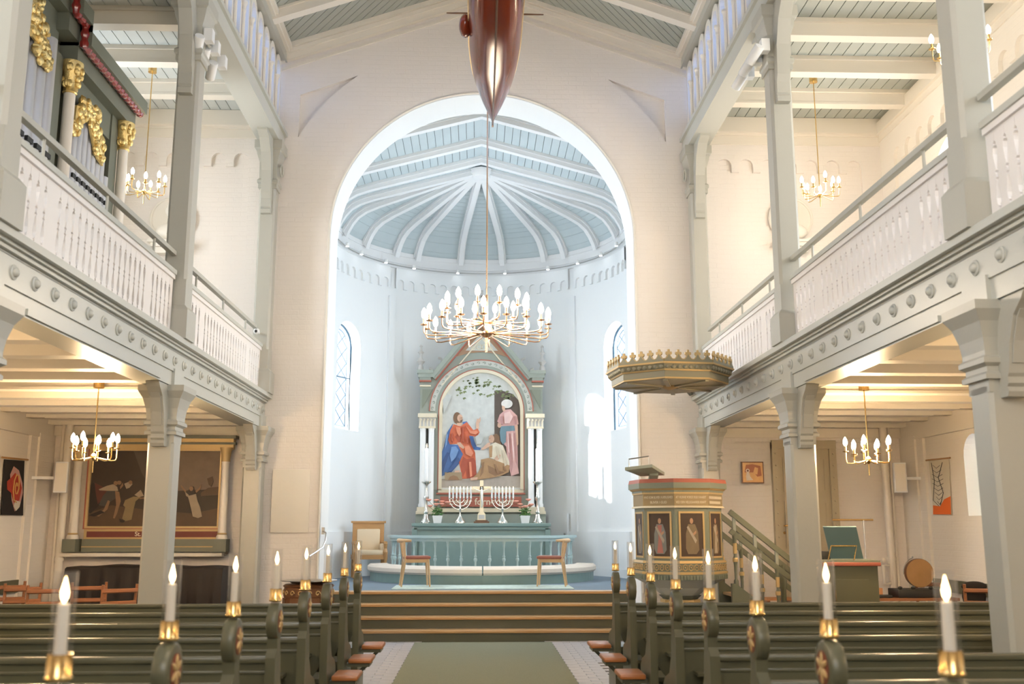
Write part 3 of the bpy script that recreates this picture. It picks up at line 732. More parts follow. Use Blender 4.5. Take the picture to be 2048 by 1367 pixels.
for s in (-1, 1):
    lc = uc_ = None
    for y in COLY:
        l1 = 'pale grey-green square column with capital and bracket under the %s gallery, %s' % (SIDE[s], PLACE[y])
        l2 = 'slender chamfered grey-green column standing on the %s gallery front, %s' % (SIDE[s], PLACE[y])
        if lc is None: lc, uc_ = lower_column(s), upper_column(s); a, b = lc, uc_
        else: a, b = dup(lc), dup(uc_)
        a.location = (sx(s, 3.195+.03), y, 0); b.location = (sx(s, 3.19), y, 3.455); a['label'] = l1; b['label'] = l2; a['group'] = 'lower gallery columns'; b['group'] = 'upper gallery columns'

# ---- spotlights on the upper beams
sp = thing('spotlight', '', 'spotlight')
MB().box(-.03, .06, -.05, .05, .02, .16).build('mount', 'white', sp)
M = Matrix.Translation((-.10, 0, -.01)) @ Vector((-.35, .75, -.55)).to_track_quat('Z', 'Y').to_matrix().to_4x4()
MB().lathe([(.05, -.11), (.055, -.10), (.055, .10), (.05, .105), (.047, .09), (.02, .085)], 16).xf(M).build('head', 'white', sp)
MB().lathe([(.005, .088), (.045, .088), (.045, .092), (.005, .094)], 14).xf(M).build('lens', 'black', sp)
first = True
ordn = ['topmost', 'middle', 'lowest']
for s, pts in ((-1, ((415, 88), (427, 112), (441, 140))), (1, ((1527, 108), (1512, 132), (1497, 160)))):
    for k, (px, py) in enumerate(pts):
        p = at_x(px, py, sx(s, 3.0))
        o = sp if first else dup(sp)
        first = False; o.location = (sx(s, 3.0), p.y, min(p.z, 7.18)-.0); o.rotation_euler = (0, 0, 0 if s > 0 else 0)
        o['label'] = 'white cylinder spotlight under the %s upper beam, %s of the three' % (SIDE[s], ordn[k]); o['group'] = 'white spotlights under the upper beams'

# ---- organ on the left gallery
XO = -4.55
org = thing('pipe_organ', 'grey-green pipe organ with gilded carving and silver pipes on the left gallery', 'organ', (0, 0, 0))
def oy(px, py, X=XO): return at_x(px, py, X)
yR = 12.05; yM = 10.33; yT = 8.3
rp = oy(262, 200, XO+.25); ZC1 = rp.z; rq = oy(154, 32, XO+.25); ZC2 = ZC1+.24; ZC3 = min(ZC2+.2, 7.36)
ZC1 = min(ZC1, 6.98)
MB().box(XO-.9, XO-.04, yT-1.5, yR, 3.46, ZC1+.02).box(XO-.9, XO-.04, yT-1.5, yM+.02, ZC1, ZC2).box(XO-.9, XO-.04, yT-1.5, yM-.28, ZC2, ZC3).build('case', 'organ_green', org)
def cornice_path(dz): return [(yR+.12, ZC1+dz), (yM-.02, ZC1+dz), (yM-.02, ZC2+dz), (yM-.30, ZC2+dz), (yM-.30, ZC3+dz), (yT-1.5, ZC3+dz)]
def cor_strip(d0, z0, z1, x0, x1, mname, name):
    m = MB(); a, b = cornice_path(z0), cornice_path(z1)
    a = [(y+(.0), z) for y, z in a]
    m.prism(a + b[::-1], x0, x1, 'x'); return m.build(name, mname, org)
cor_strip(0, -.20, .0, XO-.5, XO+.16, 'organ_green', 'entablature')
cor_strip(0, .0, .16, XO-.5, XO+.30, 'organ_green', 'cornice')
rope = MB(); cp = cornice_path(.0); pts = []
for (ya, za), (yb, zb) in zip(cp[:-1], cp[1:]):
    L = math.hypot(yb-ya, zb-za); n = max(1, int(L/.02))
    for i in range(n): pts.append((XO+.22, ya+(yb-ya)*i/n, za+(zb-za)*i/n))
rope.tube(pts, [.042+.008*math.sin(i*1.1) for i in range(len(pts))], 8); rope.build('rope_moulding', 'red_glaze', org)
def leafy(outline, x, dpt, name, n=70, seed=1):
    # carved gilded foliage: a plate cut to the outline, covered with raised leaves
    rnd = random.Random(seed); m = MB().prism(outline, x, x+dpt*.4, 'x')
    us = [p[0] for p in outline]; vs = [p[1] for p in outline]
    def inside(u, v):
        c = False
        for i in range(len(outline)):
            (a, b), (c2, d) = outline[i], outline[i-1]
            if (b > v) != (d > v) and u < (c2-a)*(v-b)/(d-b)+a: c = not c
        return c
    k = 0; tries = 0
    while k < n and tries < 3000:
        tries += 1; u, v = rnd.uniform(min(us), max(us)), rnd.uniform(min(vs), max(vs))
        if not inside(u, v): continue
        k += 1; a = rnd.uniform(0, PI)
        m.ball((x+dpt*.4, u, v), (dpt*rnd.uniform(.4, .9), .02+.03*abs(math.cos(a)), .025+.035*abs(math.sin(a))), 7, 5)
    return m.build(name, 'gold', org)
def pipes(y0, y1, n, zb, r, mouthz, tops):
    for i in range(n):
        y = y0+(y1-y0)*(i+.5)/n
        p = MB().lathe([(r*.3, zb), (r, zb+.35), (r, tops[i])], 14, (XO+.03, y, 0)).build('pipe', 'pipe_metal', org)
        MB().box(XO+.03+r*.75, XO+.03+r*1.12, y-r*.7, y+r*.7, mouthz, mouthz+.05).build('mouth', 'black', p)
        MB().tube([(XO+.03+r*.85, y-r*.8, mouthz+.16), (XO+.03+r*1.08, y-r*.4, mouthz+.21), (XO+.03+r*1.1, y, mouthz+.225), (XO+.03+r*1.08, y+r*.4, mouthz+.21), (XO+.03+r*.85, y+r*.8, mouthz+.16)], .006, 5).build('upper_lip', 'steel', p)
pipes(10.56, 11.66, 8, 3.9, .062, at_x(165, 370, XO+.1).z, [5.9, 6.0, 6.1, 6.18, 6.18, 6.05, 5.9, 5.7])
pipes(8.75, 9.98, 6, 3.9, .09, at_x(40, 272, XO+.1).z, [6.6]*6)
MB().box(XO-.06, XO-.035, 10.5, 11.72, 3.6, 6.3).box(XO-.06, XO-.035, 8.6, 10.04, 3.6, 6.7).build('recess_back', 'black', org)
for y, z1 in ((yR-.06, ZC1-.20), (yM, ZC1-.20), (8.45, ZC3-.2)):
    MB().lathe([(.085, 3.46), (.085, 3.7), (.066, 3.75), (.06, z1-.34), (.066, z1-.33)], 14, (XO+.10, y, 0)).build('colonnette', 'cream_paint', org)
    cpm = MB().lathe([(.068, z1-.36), (.078, z1-.345), (.07, z1-.33), (.075, z1-.26), (.105, z1-.12), (.12, z1-.03), (.12, z1)], 14, (XO+.10, y, 0))
    rnd = random.Random(5)
    for i in range(22):
        a = rnd.uniform(0, 2*PI); h = rnd.uniform(.05, .28); rr = .12-.16*(h-.05); cpm.ball((XO+.10+rr*math.cos(a), y+rr*math.sin(a), z1-h), (.03, .03, .045), 7, 5)
    cpm.build('capital', 'gold', org)
for y0, y1 in ((10.42, 10.54), (11.70, 11.93), (10.02, 10.22), (8.5, 8.72)): MB().box(XO-.04, XO+.05, y0, y1, 3.46, ZC1-.18).build('stile', 'organ_green', org)
MB().box(XO-.04, XO+.03, 10.5, 11.74, 6.22, ZC1-.18).box(XO-.04, XO+.03, 8.5, 10.1, 6.62, ZC2).build('head_panel', 'organ_green', org)
def mp(L, X): return [(at_x(px, py, X).y, at_x(px, py, X).z) for px, py in L]
o1 = mp([(162, 190), (168, 203), (175, 202), (196, 228), (194, 252), (202, 262), (199, 290), (206, 298), (202, 332), (192, 318), (184, 292), (178, 262), (172, 234), (161, 240), (158, 260), (148, 273), (135, 270), (138, 236), (146, 240), (150, 210), (158, 214)], XO+.1)
leafy(o1, XO+.1, .06, 'gilded_carving', 90, 3)
o2 = mp([(52, 0), (83, 0), (80, 42), (90, 54), (88, 94), (96, 106), (92, 140), (84, 134), (73, 120), (74, 108), (67, 104), (68, 82), (60, 72), (58, 42), (54, 20)], XO+.12)
leafy(o2, XO+.12, .06, 'gilded_carving', 80, 4)
fb = MB(); p = (XO+.05, 11.62, ZC1+.20); fb.ball(p, (.07, .09, .08))
for i in range(8): fb.ball((p[0]+.06*math.cos(i), p[1]+.11*math.cos(i*.8+.3), p[2]+.02+.08*math.sin(i*1.3)), .04, 8, 5)
fb.build('gilded_rosette', 'gold', org)

# ================================================================ chandeliers
def bulb(m_parts, x, y, z, par, brass='brass', k=1.0):
    MB().lathe([(.006*k, -.012*k), (.034*k, -.004*k), (.036*k, .002*k), (.012*k, .004*k), (.012*k, .06*k), (.004, .062*k)], 10, (x, y, z)).build('candle_holder', brass, par)
    MB().lathe([(.010*k, .06*k), (.022*k, .078*k), (.027*k, .10*k), (.024*k, .13*k), (.013*k, .155*k), (.002, .17*k)], 10, (x, y, z)).build('bulb', 'bulb', par)
def point(loc, e, r=.12, col=(1, .80, .55)):
    l = bpy.data.lights.new('chandelier_glow', 'POINT'); l.energy = e; l.shadow_soft_size = r; l.color = col
    o = bpy.data.objects.new('chandelier_glow', l); COL.objects.link(o); o.location = loc
def small_chandelier(loc, ztop, label, n=10, rad=.25, rot=0.0, e=55, col=(1, .80, .55)):
    t = thing('chandelier', label, 'chandelier', loc, 0, 'small brass chandeliers'); H = ztop-loc[2]
    MB().lathe([(.007, -.16), (.007, H)], 8).build('rod', 'brass', t)
    MB().lathe([(.02, H-.14), (.055, H-.135), (.055, H-.01), (.06, H)], 14).build('ceiling_cup', 'brass', t)
    MB().lathe([(.008, -.04), (.03, -.02), (.036, 0), (.03, .02), (.01, .04)], 12).build('hub', 'brass', t)
    for i in range(n):
        a = rot+2*PI*i/n; c, s_ = math.cos(a), math.sin(a)
        rr = rad*(1 if i % 2 == 0 else .82); zz = .10 if i % 2 == 0 else .06
        arm = MB().tube([(0, 0, 0), (c*rr*.75, s_*rr*.75, -.03), (c*rr*.95, s_*rr*.95, -.025), (c*rr, s_*rr, .0), (c*rr, s_*rr, zz)], .006, 6).build('arm', 'brass', t)
        bulb(None, c*rr, s_*rr, zz, arm, 'brass', .92)
    point((loc[0], loc[1], loc[2]+.1), e, .12, col)
    return t
def pz_at(px, py, Y): return at_y(px, py, Y)
AMB = (1, .68, .36)
p = at_y(288, 384, 12.83); small_chandelier((p.x, 12.83, p.z), 7.775, 'small brass chandelier over the left gallery beside the organ', 9, .255, .2, 16)
p = at_y(1640, 390, 12.83); small_chandelier((p.x, 12.83, p.z), 7.775, 'small brass chandelier over the right gallery before the chancel end wall', 9, .255, .5, 55)
p = at_y(1922, 112, 8.83); small_chandelier((p.x, 8.83, p.z), 7.775, 'small brass chandelier half hidden behind the near right gallery column', 9, .255, .1, 60)
p = at_y(187, 914, 10.64); small_chandelier((p.x, 10.64, p.z), 3.16, 'small brass chandelier under the left gallery before the large dark painting', 9, .225, .35, 190, AMB)
p = at_y(1737, 920, 10.56); small_chandelier((p.x, 10.56, p.z), 3.16, 'small brass chandelier under the right gallery near the olive door', 9, .225, .0, 190, AMB)
for s in (-1, 1):          # unseen lamps added along both aisles for warm fill light
    small_chandelier((sx(s, 4.15), 6.5, 2.30), 3.16, 'small brass chandelier added as warm fill under the %s gallery, outside the picture' % SIDE[s], 9, .225, .2, 95, AMB)
    small_chandelier((sx(s, 4.15), 2.4, 2.30), 3.16, 'small brass chandelier added as warm fill under the %s gallery, beside the viewer' % SIDE[s], 9, .225, .2, 80, AMB)
# main chandelier
YM = 12.0; pc = at_y(973, 672, YM); mc = thing('chandelier', 'large many-armed copper chandelier with two rings of candle bulbs in front of the altar', 'chandelier', (pc.x, YM, pc.z))
MB().lathe([(.009, -.02), (.009, 9.75-pc.z)], 8).build('rod', 'copper', mc)
MB().lathe([(.016, -.20), (.018, -.02), (.07, 0), (.09, .025), (.05, .05), (.02, .07), (.018, .5), (.012, .52)], 16).build('hub', 'copper', mc)
zo = at_y(853, 652, YM).z-pc.z; zu = at_y(940, 606, YM-.42).z-pc.z
for i in range(18):
    a = .12+2*PI*i/18; c, s_ = math.cos(a), math.sin(a); rr = .765; inner = .06
    arm = MB().tube([(c*.05, s_*.05, .03), (c*rr*.88, s_*rr*.88, -.01), (c*rr*.97, s_*rr*.97, .0), (c*rr, s_*rr, .03), (c*rr, s_*rr, zo)], .0085, 7).build('arm', 'copper', mc)
    bulb(None, c*rr, s_*rr, zo, arm, 'copper', 1.26)
for i in range(12):
    a = .3+2*PI*i/12; c, s_ = math.cos(a), math.sin(a); rr = .50
    arm = MB().tube([(c*.03, s_*.03, zu-.15), (c*rr*.85, s_*rr*.85, zu-.17), (c*rr*.96, s_*rr*.96, zu-.165), (c*rr, s_*rr, zu-.13), (c*rr, s_*rr, zu)], .0085, 7).build('arm', 'copper', mc)
    bulb(None, c*rr, s_*rr, zu, arm, 'copper', 1.26)
for y_ in (3.0, -2.0):      # two unseen copies added above and behind the viewer for warm light
    d_ = dup(mc, (XC, y_, pc.z+.5), 0, 'large copper chandelier added over the nave for warm fill, %s the viewer' % ('above' if y_ > 0 else 'behind'))
    for k in range(3): point((XC+.4*math.cos(k*2.09), y_+.4*math.sin(k*2.09), pc.z+.85), 75, .25, (1, .76, .50))
for k in range(3): point((pc.x+.4*math.cos(k*2.09), YM+.4*math.sin(k*2.09), pc.z+.35), 55, .25, (1, .82, .60))

# ================================================================ votive ship
shp = thing('model_ship', 'red-brown hanging model ship seen from below, above the centre aisle', 'model ship', (.135, 0, 0))
hull = MB(); NS, NP = 26, 12; L0, L1 = 10.06, 7.25
rows = []
for i in range(NS+1):
    t = i/NS; Y = L0+(L1-L0)*t
    dd = L0-Y; BT = [(0, .004), (.08, .045), (.2, .105), (.35, .155), (.6, .205), (.85, .235), (1.2, .25), (2.0, .25), (2.9, .20)]
    b = next(x0+(x1-x0)*(dd-d0)/(d1-d0) for (d0, x0), (d1, x1) in zip(BT[:-1], BT[1:]) if dd <= d1+1e-6); zk = 5.79+.02*t+(1.5*(t-.62)**2 if t > .62 else 0)
    dep = .46; sh = 1.15-.55*min(1, t/.4)      # sharper sections at the bow
    row = []
    for sgn in (-1, 1):
        side = []
        for k in range(NP+1):
            q = k/NP; x = b*(math.sin(q*PI/2))**(sh if sh > .1 else .1)*1.0; z = zk+(6.16+.1*t-zk)*(1-math.cos(q*PI/2))**.95
            side.append((sgn*x, Y+.10*(1-t)*q*(1 if t < .3 else 0), z))
        row.append(side)
    rows.append(row)
for sd in (0, 1):
    base = len(hull.v); hull.v += [p for row in rows for p in row[sd]]
    for i in range(NS):
        for k in range(NP):
            f = [base+i*(NP+1)+k, base+(i+1)*(NP+1)+k, base+(i+1)*(NP+1)+k+1, base+i*(NP+1)+k+1]
            z = sum(hull.v[j][2] for j in f)/4; hull.f.append(f); hull.m.append(0 if z < 6.06 else 1); hull.s.append(True)
dk = len(hull.v)
hull.add([rows[i][sd][NP] for i in range(NS+1) for sd in (0, 1)], [(2*i, 2*i+1, 2*i+3, 2*i+2) for i in range(NS)], 1)
hull.build('hull', ['hull_red', 'hull_black'], shp)
MB().tube([(0, L0+(L1-L0)*i/NS+.0, 5.79+.02*i/NS+(1.5*(i/NS-.62)**2 if i/NS > .62 else 0)-.008) for i in range(NS+1)], .011, 6).bar((0, L0-.01, 5.77), (0, L0+.12, 6.28), .02, .03).build('keel', 'walnut', shp)
for sd in (0, 1): MB().tube([(r_[sd][NP-2][0]*1.01, r_[sd][NP-2][1], r_[sd][NP-2][2]) for r_ in rows], .006, 5).build('gilt_stripe', 'gold_paint', shp)
MB().tube([(0, 8.7, 6.2), (0, 8.7, 7.6)], [.022, .012], 8).tube([(0, 9.4, 6.2), (0, 9.4, 7.3)], [.02, .010], 8).build('mast', 'walnut', shp)
sp0, sp1 = at_y(893, 26, 9.0), at_y(1087, 28, 9.0)
MB().tube([(sp0.x-.135, 9.0, sp0.z), (.0, 9.0, sp0.z), (sp1.x-.135, 9.0, sp0.z)], [.006, .016, .006], 7).build('yard', 'walnut', shp)
MB().ball((-.275, 8.55, 6.12), (.06, .13, .10), 12, 8).build('ship_boat', 'hull_red', shp)
MB().tube([(0, 8.7, 7.6), (0, 8.9, 9.8)], .003, 4).tube([(0, 9.7, 6.25), (0, 9.0, 9.8)], .003, 4).build('hanging_wire', 'black', shp)
# ================================================================ altar group
FZ = .64
def paint(name, c): mat('paint_'+name, c, .55, noise=.18, nscale=9); return 'paint_'+name
def flat(polys, Y, mapper, y_step=.0012):
    # painted figures: thin overlapping shapes on a panel
    m = MB(); names = []
    for k, (mn, pl) in enumerate(polys):
        if mn not in names: names.append(mn)
        m.prism([mapper(*p) for p in pl], Y-y_step*(k+1), Y-y_step*k*.2, 'y', mi=names.index(mn))
    return m, names
def ell(cx, cy, rx, ry, n=14): return [(cx+rx*math.cos(2*PI*i/n), cy+ry*math.sin(2*PI*i/n)) for i in range(n)]
at = thing('altar_table', 'blue-green painted altar table with overhanging top behind the communion rail', 'altar', (.075, 19.7, FZ))
MB().box(-1.27, 1.27, .04, .74, .0, .93).build('body', 'altar_green', at)
MB().bevbox(-1.345, 1.345, -.05, .76, .955, 1.02, .01).build('top', 'altar_green', at)
MB().box(-1.30, 1.30, -.01, .74, .90, .957).build('moulding', 'altar_green', at)
for x in (-1.29, 1.29): MB().box(x-.05, x+.05, -.01, .10, 0, .92).build('corner_post', 'altar_green', at)
MB().box(-1.2, 1.2, .02, .05, .08, .70).build('front_panel', 'altar_green', at)
TOPZ = FZ+1.02
# ---- altarpiece
YA = 20.50
ap_ = thing('altarpiece', 'gabled grey-green altarpiece with round-arched painting, columns, finials and red text panel', 'altarpiece', (0, 0, 0))
def q(px, py, Y=YA): p = at_y(px, py, Y); return (p.x, p.z)
def c3(x, y): return q(780+x/4.558, 800+y/4.558, YA)
cxA = .065; zs = 3.93
body = [(-1.20, 1.66), (1.33, 1.66), (1.33, 4.60), (1.33, 4.62), (1.08, 4.62), (.065, 5.93), (-.95, 4.62), (-1.20, 4.62)]
inner = [(cxA-.84, 2.30), (cxA+.84, 2.30)] + arc(cxA, zs, .84, 0, 180, 24)
MB().prism(body, YA+.02, YA+.30, 'y', holes=[inner]).build('body', 'sage', ap_)
MB().box(cxA-.9, cxA+.9, YA+.16, YA+.20, 2.2, 4.9).build('backing', 'sage', ap_)
# arch mouldings
def ring(r0, r1, y0, y1, mname, name, legs=None):
    a, b = arc(cxA, zs, r1, 0, 180, 28), arc(cxA, zs, r0, 180, 0, 28)
    if legs is not None: a = [(cxA+r1, legs)] + a + [(cxA-r1, legs)]; b = [(cxA-r0, legs)] + b + [(cxA+r0, legs)]
    return MB().prism(a + b, y0, y1, 'y').build(name, mname, ap_)
mat('cream_gilt', (.72, .64, .48), .5); mat('scroll_ground', (.52, .53, .48), .5)
ring(.80, .865, YA-.02, YA+.06, 'cream_gilt', 'inner_frame', 2.32)
ring(.865, .885, YA-.01, YA+.06, 'red_soft', 'red_fillet', 2.32)
ring(.885, .95, YA+.0, YA+.06, 'sage', 'arch_moulding', 2.32)
sr = ring(.95, 1.055, YA-.01, YA+.06, 'scroll_ground', 'scroll_band')
ring(1.055, 1.075, YA-.02, YA+.06, 'red_soft', 'red_fillet')
n = 26
for i in range(n):
    a = PI*(i+.5)/n; pc_ = (cxA+1.0*math.cos(a), zs+1.0*math.sin(a)); sg = 1 if i % 2 else -1
    if a > PI/2: sg = -sg
    pts = [(pc_[0]+(.034-.0035*k)*math.cos(a+sg*k*.75+PI/2), YA-.014, pc_[1]+(.034-.0035*k)*math.sin(a+sg*k*.75+PI/2)) for k in range(8)]
    MB().tube(pts, .008, 5).build('scroll', 'sage', sr)
MB().box(cxA-.865, cxA+.865, YA-.02, YA+.06, 2.27, 2.335).build('frame_foot', 'cream_gilt', ap_)
MB().box(cxA-.90, cxA+.90, YA-.025, YA+.06, 2.235, 2.27).build('red_fillet', 'red_soft', ap_)
# the painted scene
P_ = paint
cols = {k: P_(k, v) for k, v in dict(wallgrey=(.60, .61, .58), floor=(.42, .37, .32), dark=(.10, .075, .06), red=(.62, .15, .07), redsh=(.42, .09, .05), blue=(.08, .17, .40), bluesh=(.05, .10, .25),
        skin=(.66, .42, .30), hair=(.20, .11, .06), cream=(.74, .66, .52), tan=(.40, .24, .12), tansh=(.27, .15, .08), pink=(.66, .40, .38), pinksh=(.50, .28, .27), teal=(.15, .25, .30), white=(.75, .72, .68), vine=(.19, .23, .10), stool=(.36, .27, .17), cloth=(.62, .60, .56), redhi=(.72, .26, .15), bluehi=(.17, .30, .55), pinkhi=(.76, .53, .50), skinsh=(.45, .26, .18), creamsh=(.58, .49, .36), wallsh=(.52, .53, .50)).items()}
pan = [(cxA-.80, 2.335), (cxA+.80, 2.335)] + arc(cxA, zs, .80, 0, 180, 24)
pic = MB().prism(pan, YA+.05, YA+.09, 'y').build('painting', cols['wallgrey'], ap_)
fig = [('floor', [(468, 715), (1195, 690), (1195, 795), (468, 795)]), ('dark', [(952, -90), (1010, -95), (1120, -60), (1175, 0), (1195, 80), (1195, 690), (952, 690)]),
 ('blue', [(575, 205), (520, 290), (490, 420), (472, 470), (472, 690), (560, 655), (640, 565), (665, 490), (620, 405), (560, 400), (540, 330)]), ('bluesh', [(472, 560), (520, 470), (540, 480), (500, 600), (475, 680)]),
 ('blue', [(660, 195), (700, 190), (745, 260), (765, 360), (790, 420), (828, 430), (822, 452), (765, 450), (700, 330)]),
 ('red', [(580, 215), (640, 235), (700, 195), (760, 270), (800, 255), (817, 290), (792, 330), (722, 322), (740, 400), (778, 480), (790, 705), (660, 715), (628, 565), (665, 490), (612, 395), (545, 400), (530, 360), (550, 270)]),
 ('redsh', [(640, 600), (665, 510), (700, 535), (760, 520), (785, 560), (788, 700), (700, 712), (690, 640), (665, 700)]), ('redsh', [(590, 330), (620, 300), (650, 330), (640, 400)]),
 ('skin', [(608, 385), (640, 380), (680, 425), (668, 442), (630, 420)]), ('hair', ell(612, 160, 36, 54)), ('skin', ell(637, 160, 25, 34)), ('hair', [(640, 180), (664, 172), (655, 200), (638, 205)]), ('skin', [(608, 205), (650, 205), (655, 232), (615, 232)]),
 ('skin', [(785, 255), (783, 205), (795, 165), (808, 172), (824, 150), (826, 185), (812, 210), (812, 258)]),
 ('cloth', [(775, 455), (905, 452), (905, 530), (835, 550), (800, 680), (788, 640), (778, 500)]), ('stool', [(498, 655), (655, 655), (655, 725), (498, 725)]), ('tansh', [(530, 725), (545, 695), (580, 682), (615, 695), (632, 725)]), ('skin', [(590, 640), (635, 636), (632, 656), (588, 656)]),
 ('pink', [(1050, 85), (1100, 80), (1160, 140), (1174, 215), (1140, 235), (1160, 280), (1166, 600), (1176, 665), (1105, 690), (1072, 545), (1060, 420), (1040, 400), (1060, 270), (1020, 240), (978, 190), (1000, 130)]),
 ('pinksh', [(1080, 300), (1095, 300), (1120, 600), (1105, 680), (1085, 520)]), ('pinksh', [(1130, 300), (1150, 290), (1160, 600), (1145, 560)]), ('teal', [(1012, 235), (1132, 230), (1140, 275), (1060, 282), (1056, 380), (1030, 402), (1008, 370), (1000, 290)]),
 ('skin', [(982, 205), (1012, 215), (1015, 240), (995, 250), (980, 235)]), ('skin', [(1140, 230), (1165, 225), (1170, 400), (1155, 420)]), ('white', ell(1066, 30, 52, 40)), ('skin', [(1022, 45), (1048, 58), (1050, 98), (1030, 96), (1020, 70)]),
 ('hair', ell(965, 350, 34, 46)), ('hair', [(960, 370), (1000, 360), (1015, 400), (985, 410)]), ('skin', ell(925, 350, 26, 36)), ('cream', [(905, 412), (960, 382), (1030, 412), (1062, 490), (1090, 565), (1082, 625), (1000, 602), (960, 542), (915, 525)]), ('tan', [(900, 415), (935, 410), (930, 520), (908, 520)]),
 ('skin', [(828, 446), (890, 388), (918, 382), (908, 420), (850, 452)]), ('skin', [(945, 535), (985, 490), (1010, 500), (985, 550)]),
 ('tan', [(828, 540), (900, 525), (1000, 560), (1092, 595), (1082, 655), (1000, 692), (940, 702), (800, 722), (740, 718), (800, 662), (836, 602)]), ('tansh', [(890, 590), (990, 640), (1050, 655), (960, 690), (900, 660)]), ('tansh', [(840, 570), (860, 560), (850, 660), (820, 700)]), ('skin', [(735, 705), (800, 700), (795, 725), (735, 728)]),
 ('redhi', [(600, 240), (640, 250), (650, 300), (630, 330), (610, 290)]), ('redhi', [(690, 230), (740, 280), (790, 275), (805, 290), (780, 312), (730, 300)]), ('redhi', [(680, 420), (720, 410), (760, 480), (740, 515), (690, 490)]), ('redhi', [(720, 560), (740, 560), (750, 690), (730, 700)]), ('redsh', [(655, 240), (668, 240), (672, 380), (660, 380)]), ('redsh', [(560, 300), (572, 300), (575, 380), (560, 375)]), ('redsh', [(700, 330), (712, 330), (716, 390), (704, 395)]),
 ('bluehi', [(560, 425), (600, 420), (625, 455), (600, 520), (560, 560), (545, 500)]), ('bluehi', [(515, 310), (530, 310), (520, 400), (500, 440)]), ('bluesh', [(590, 560), (625, 520), (640, 545), (570, 640), (520, 660)]), ('bluesh', [(725, 340), (740, 335), (775, 430), (760, 440)]),
 ('pinkhi', [(1040, 120), (1090, 100), (1120, 150), (1090, 210), (1045, 210)]), ('pinkhi', [(1070, 300), (1080, 300), (1090, 480), (1078, 470)]), ('pinkhi', [(1105, 300), (1120, 295), (1135, 520), (1125, 560)]), ('pinksh', [(1010, 150), (1022, 140), (1030, 215), (1015, 222)]), ('pinksh', [(1140, 140), (1152, 150), (1155, 215), (1140, 218)]),
 ('creamsh', [(960, 420), (975, 420), (1000, 520), (985, 530)]), ('creamsh', [(1020, 450), (1035, 460), (1065, 590), (1045, 600)]), ('skinsh', [(650, 150), (660, 160), (655, 170), (648, 168)]), ('skinsh', [(905, 345), (915, 340), (915, 350), (905, 352)]), ('tansh', [(950, 580), (965, 585), (1000, 660), (980, 670)]), ('tansh', [(1030, 600), (1045, 605), (1060, 640), (1045, 648)]),
 ('wallsh', [(780, 330), (830, 300), (850, 350), (830, 400), (790, 400)]), ('wallsh', [(480, 0), (520, -60), (560, -40), (520, 60), (490, 120)])]
m, nm_ = flat([(cols[a], b) for a, b in fig], YA+.05, c3); m.build('painted_figures', nm_, pic)
vn = MB(); rnd = random.Random(9)
for i in range(70):
    a = rnd.uniform(25, 150); rr = rnd.uniform(.52, .76) if rnd.random() < .7 else rnd.uniform(.35, .6); x = cxA+rr*math.cos(R(a)); z = zs+rr*math.sin(R(a)); s_ = rnd.uniform(.02, .045)
    vn.prism([(x-s_, z), (x-s_*.3, z-s_*.9), (x+s_*.2, z-s_*.3), (x+s_, z-s_*.2), (x+s_*.4, z+s_*.5), (x-s_*.4, z+s_*.4)], YA+.046, YA+.0495, 'y')
vn.build('painted_vine', cols['vine'], pic)
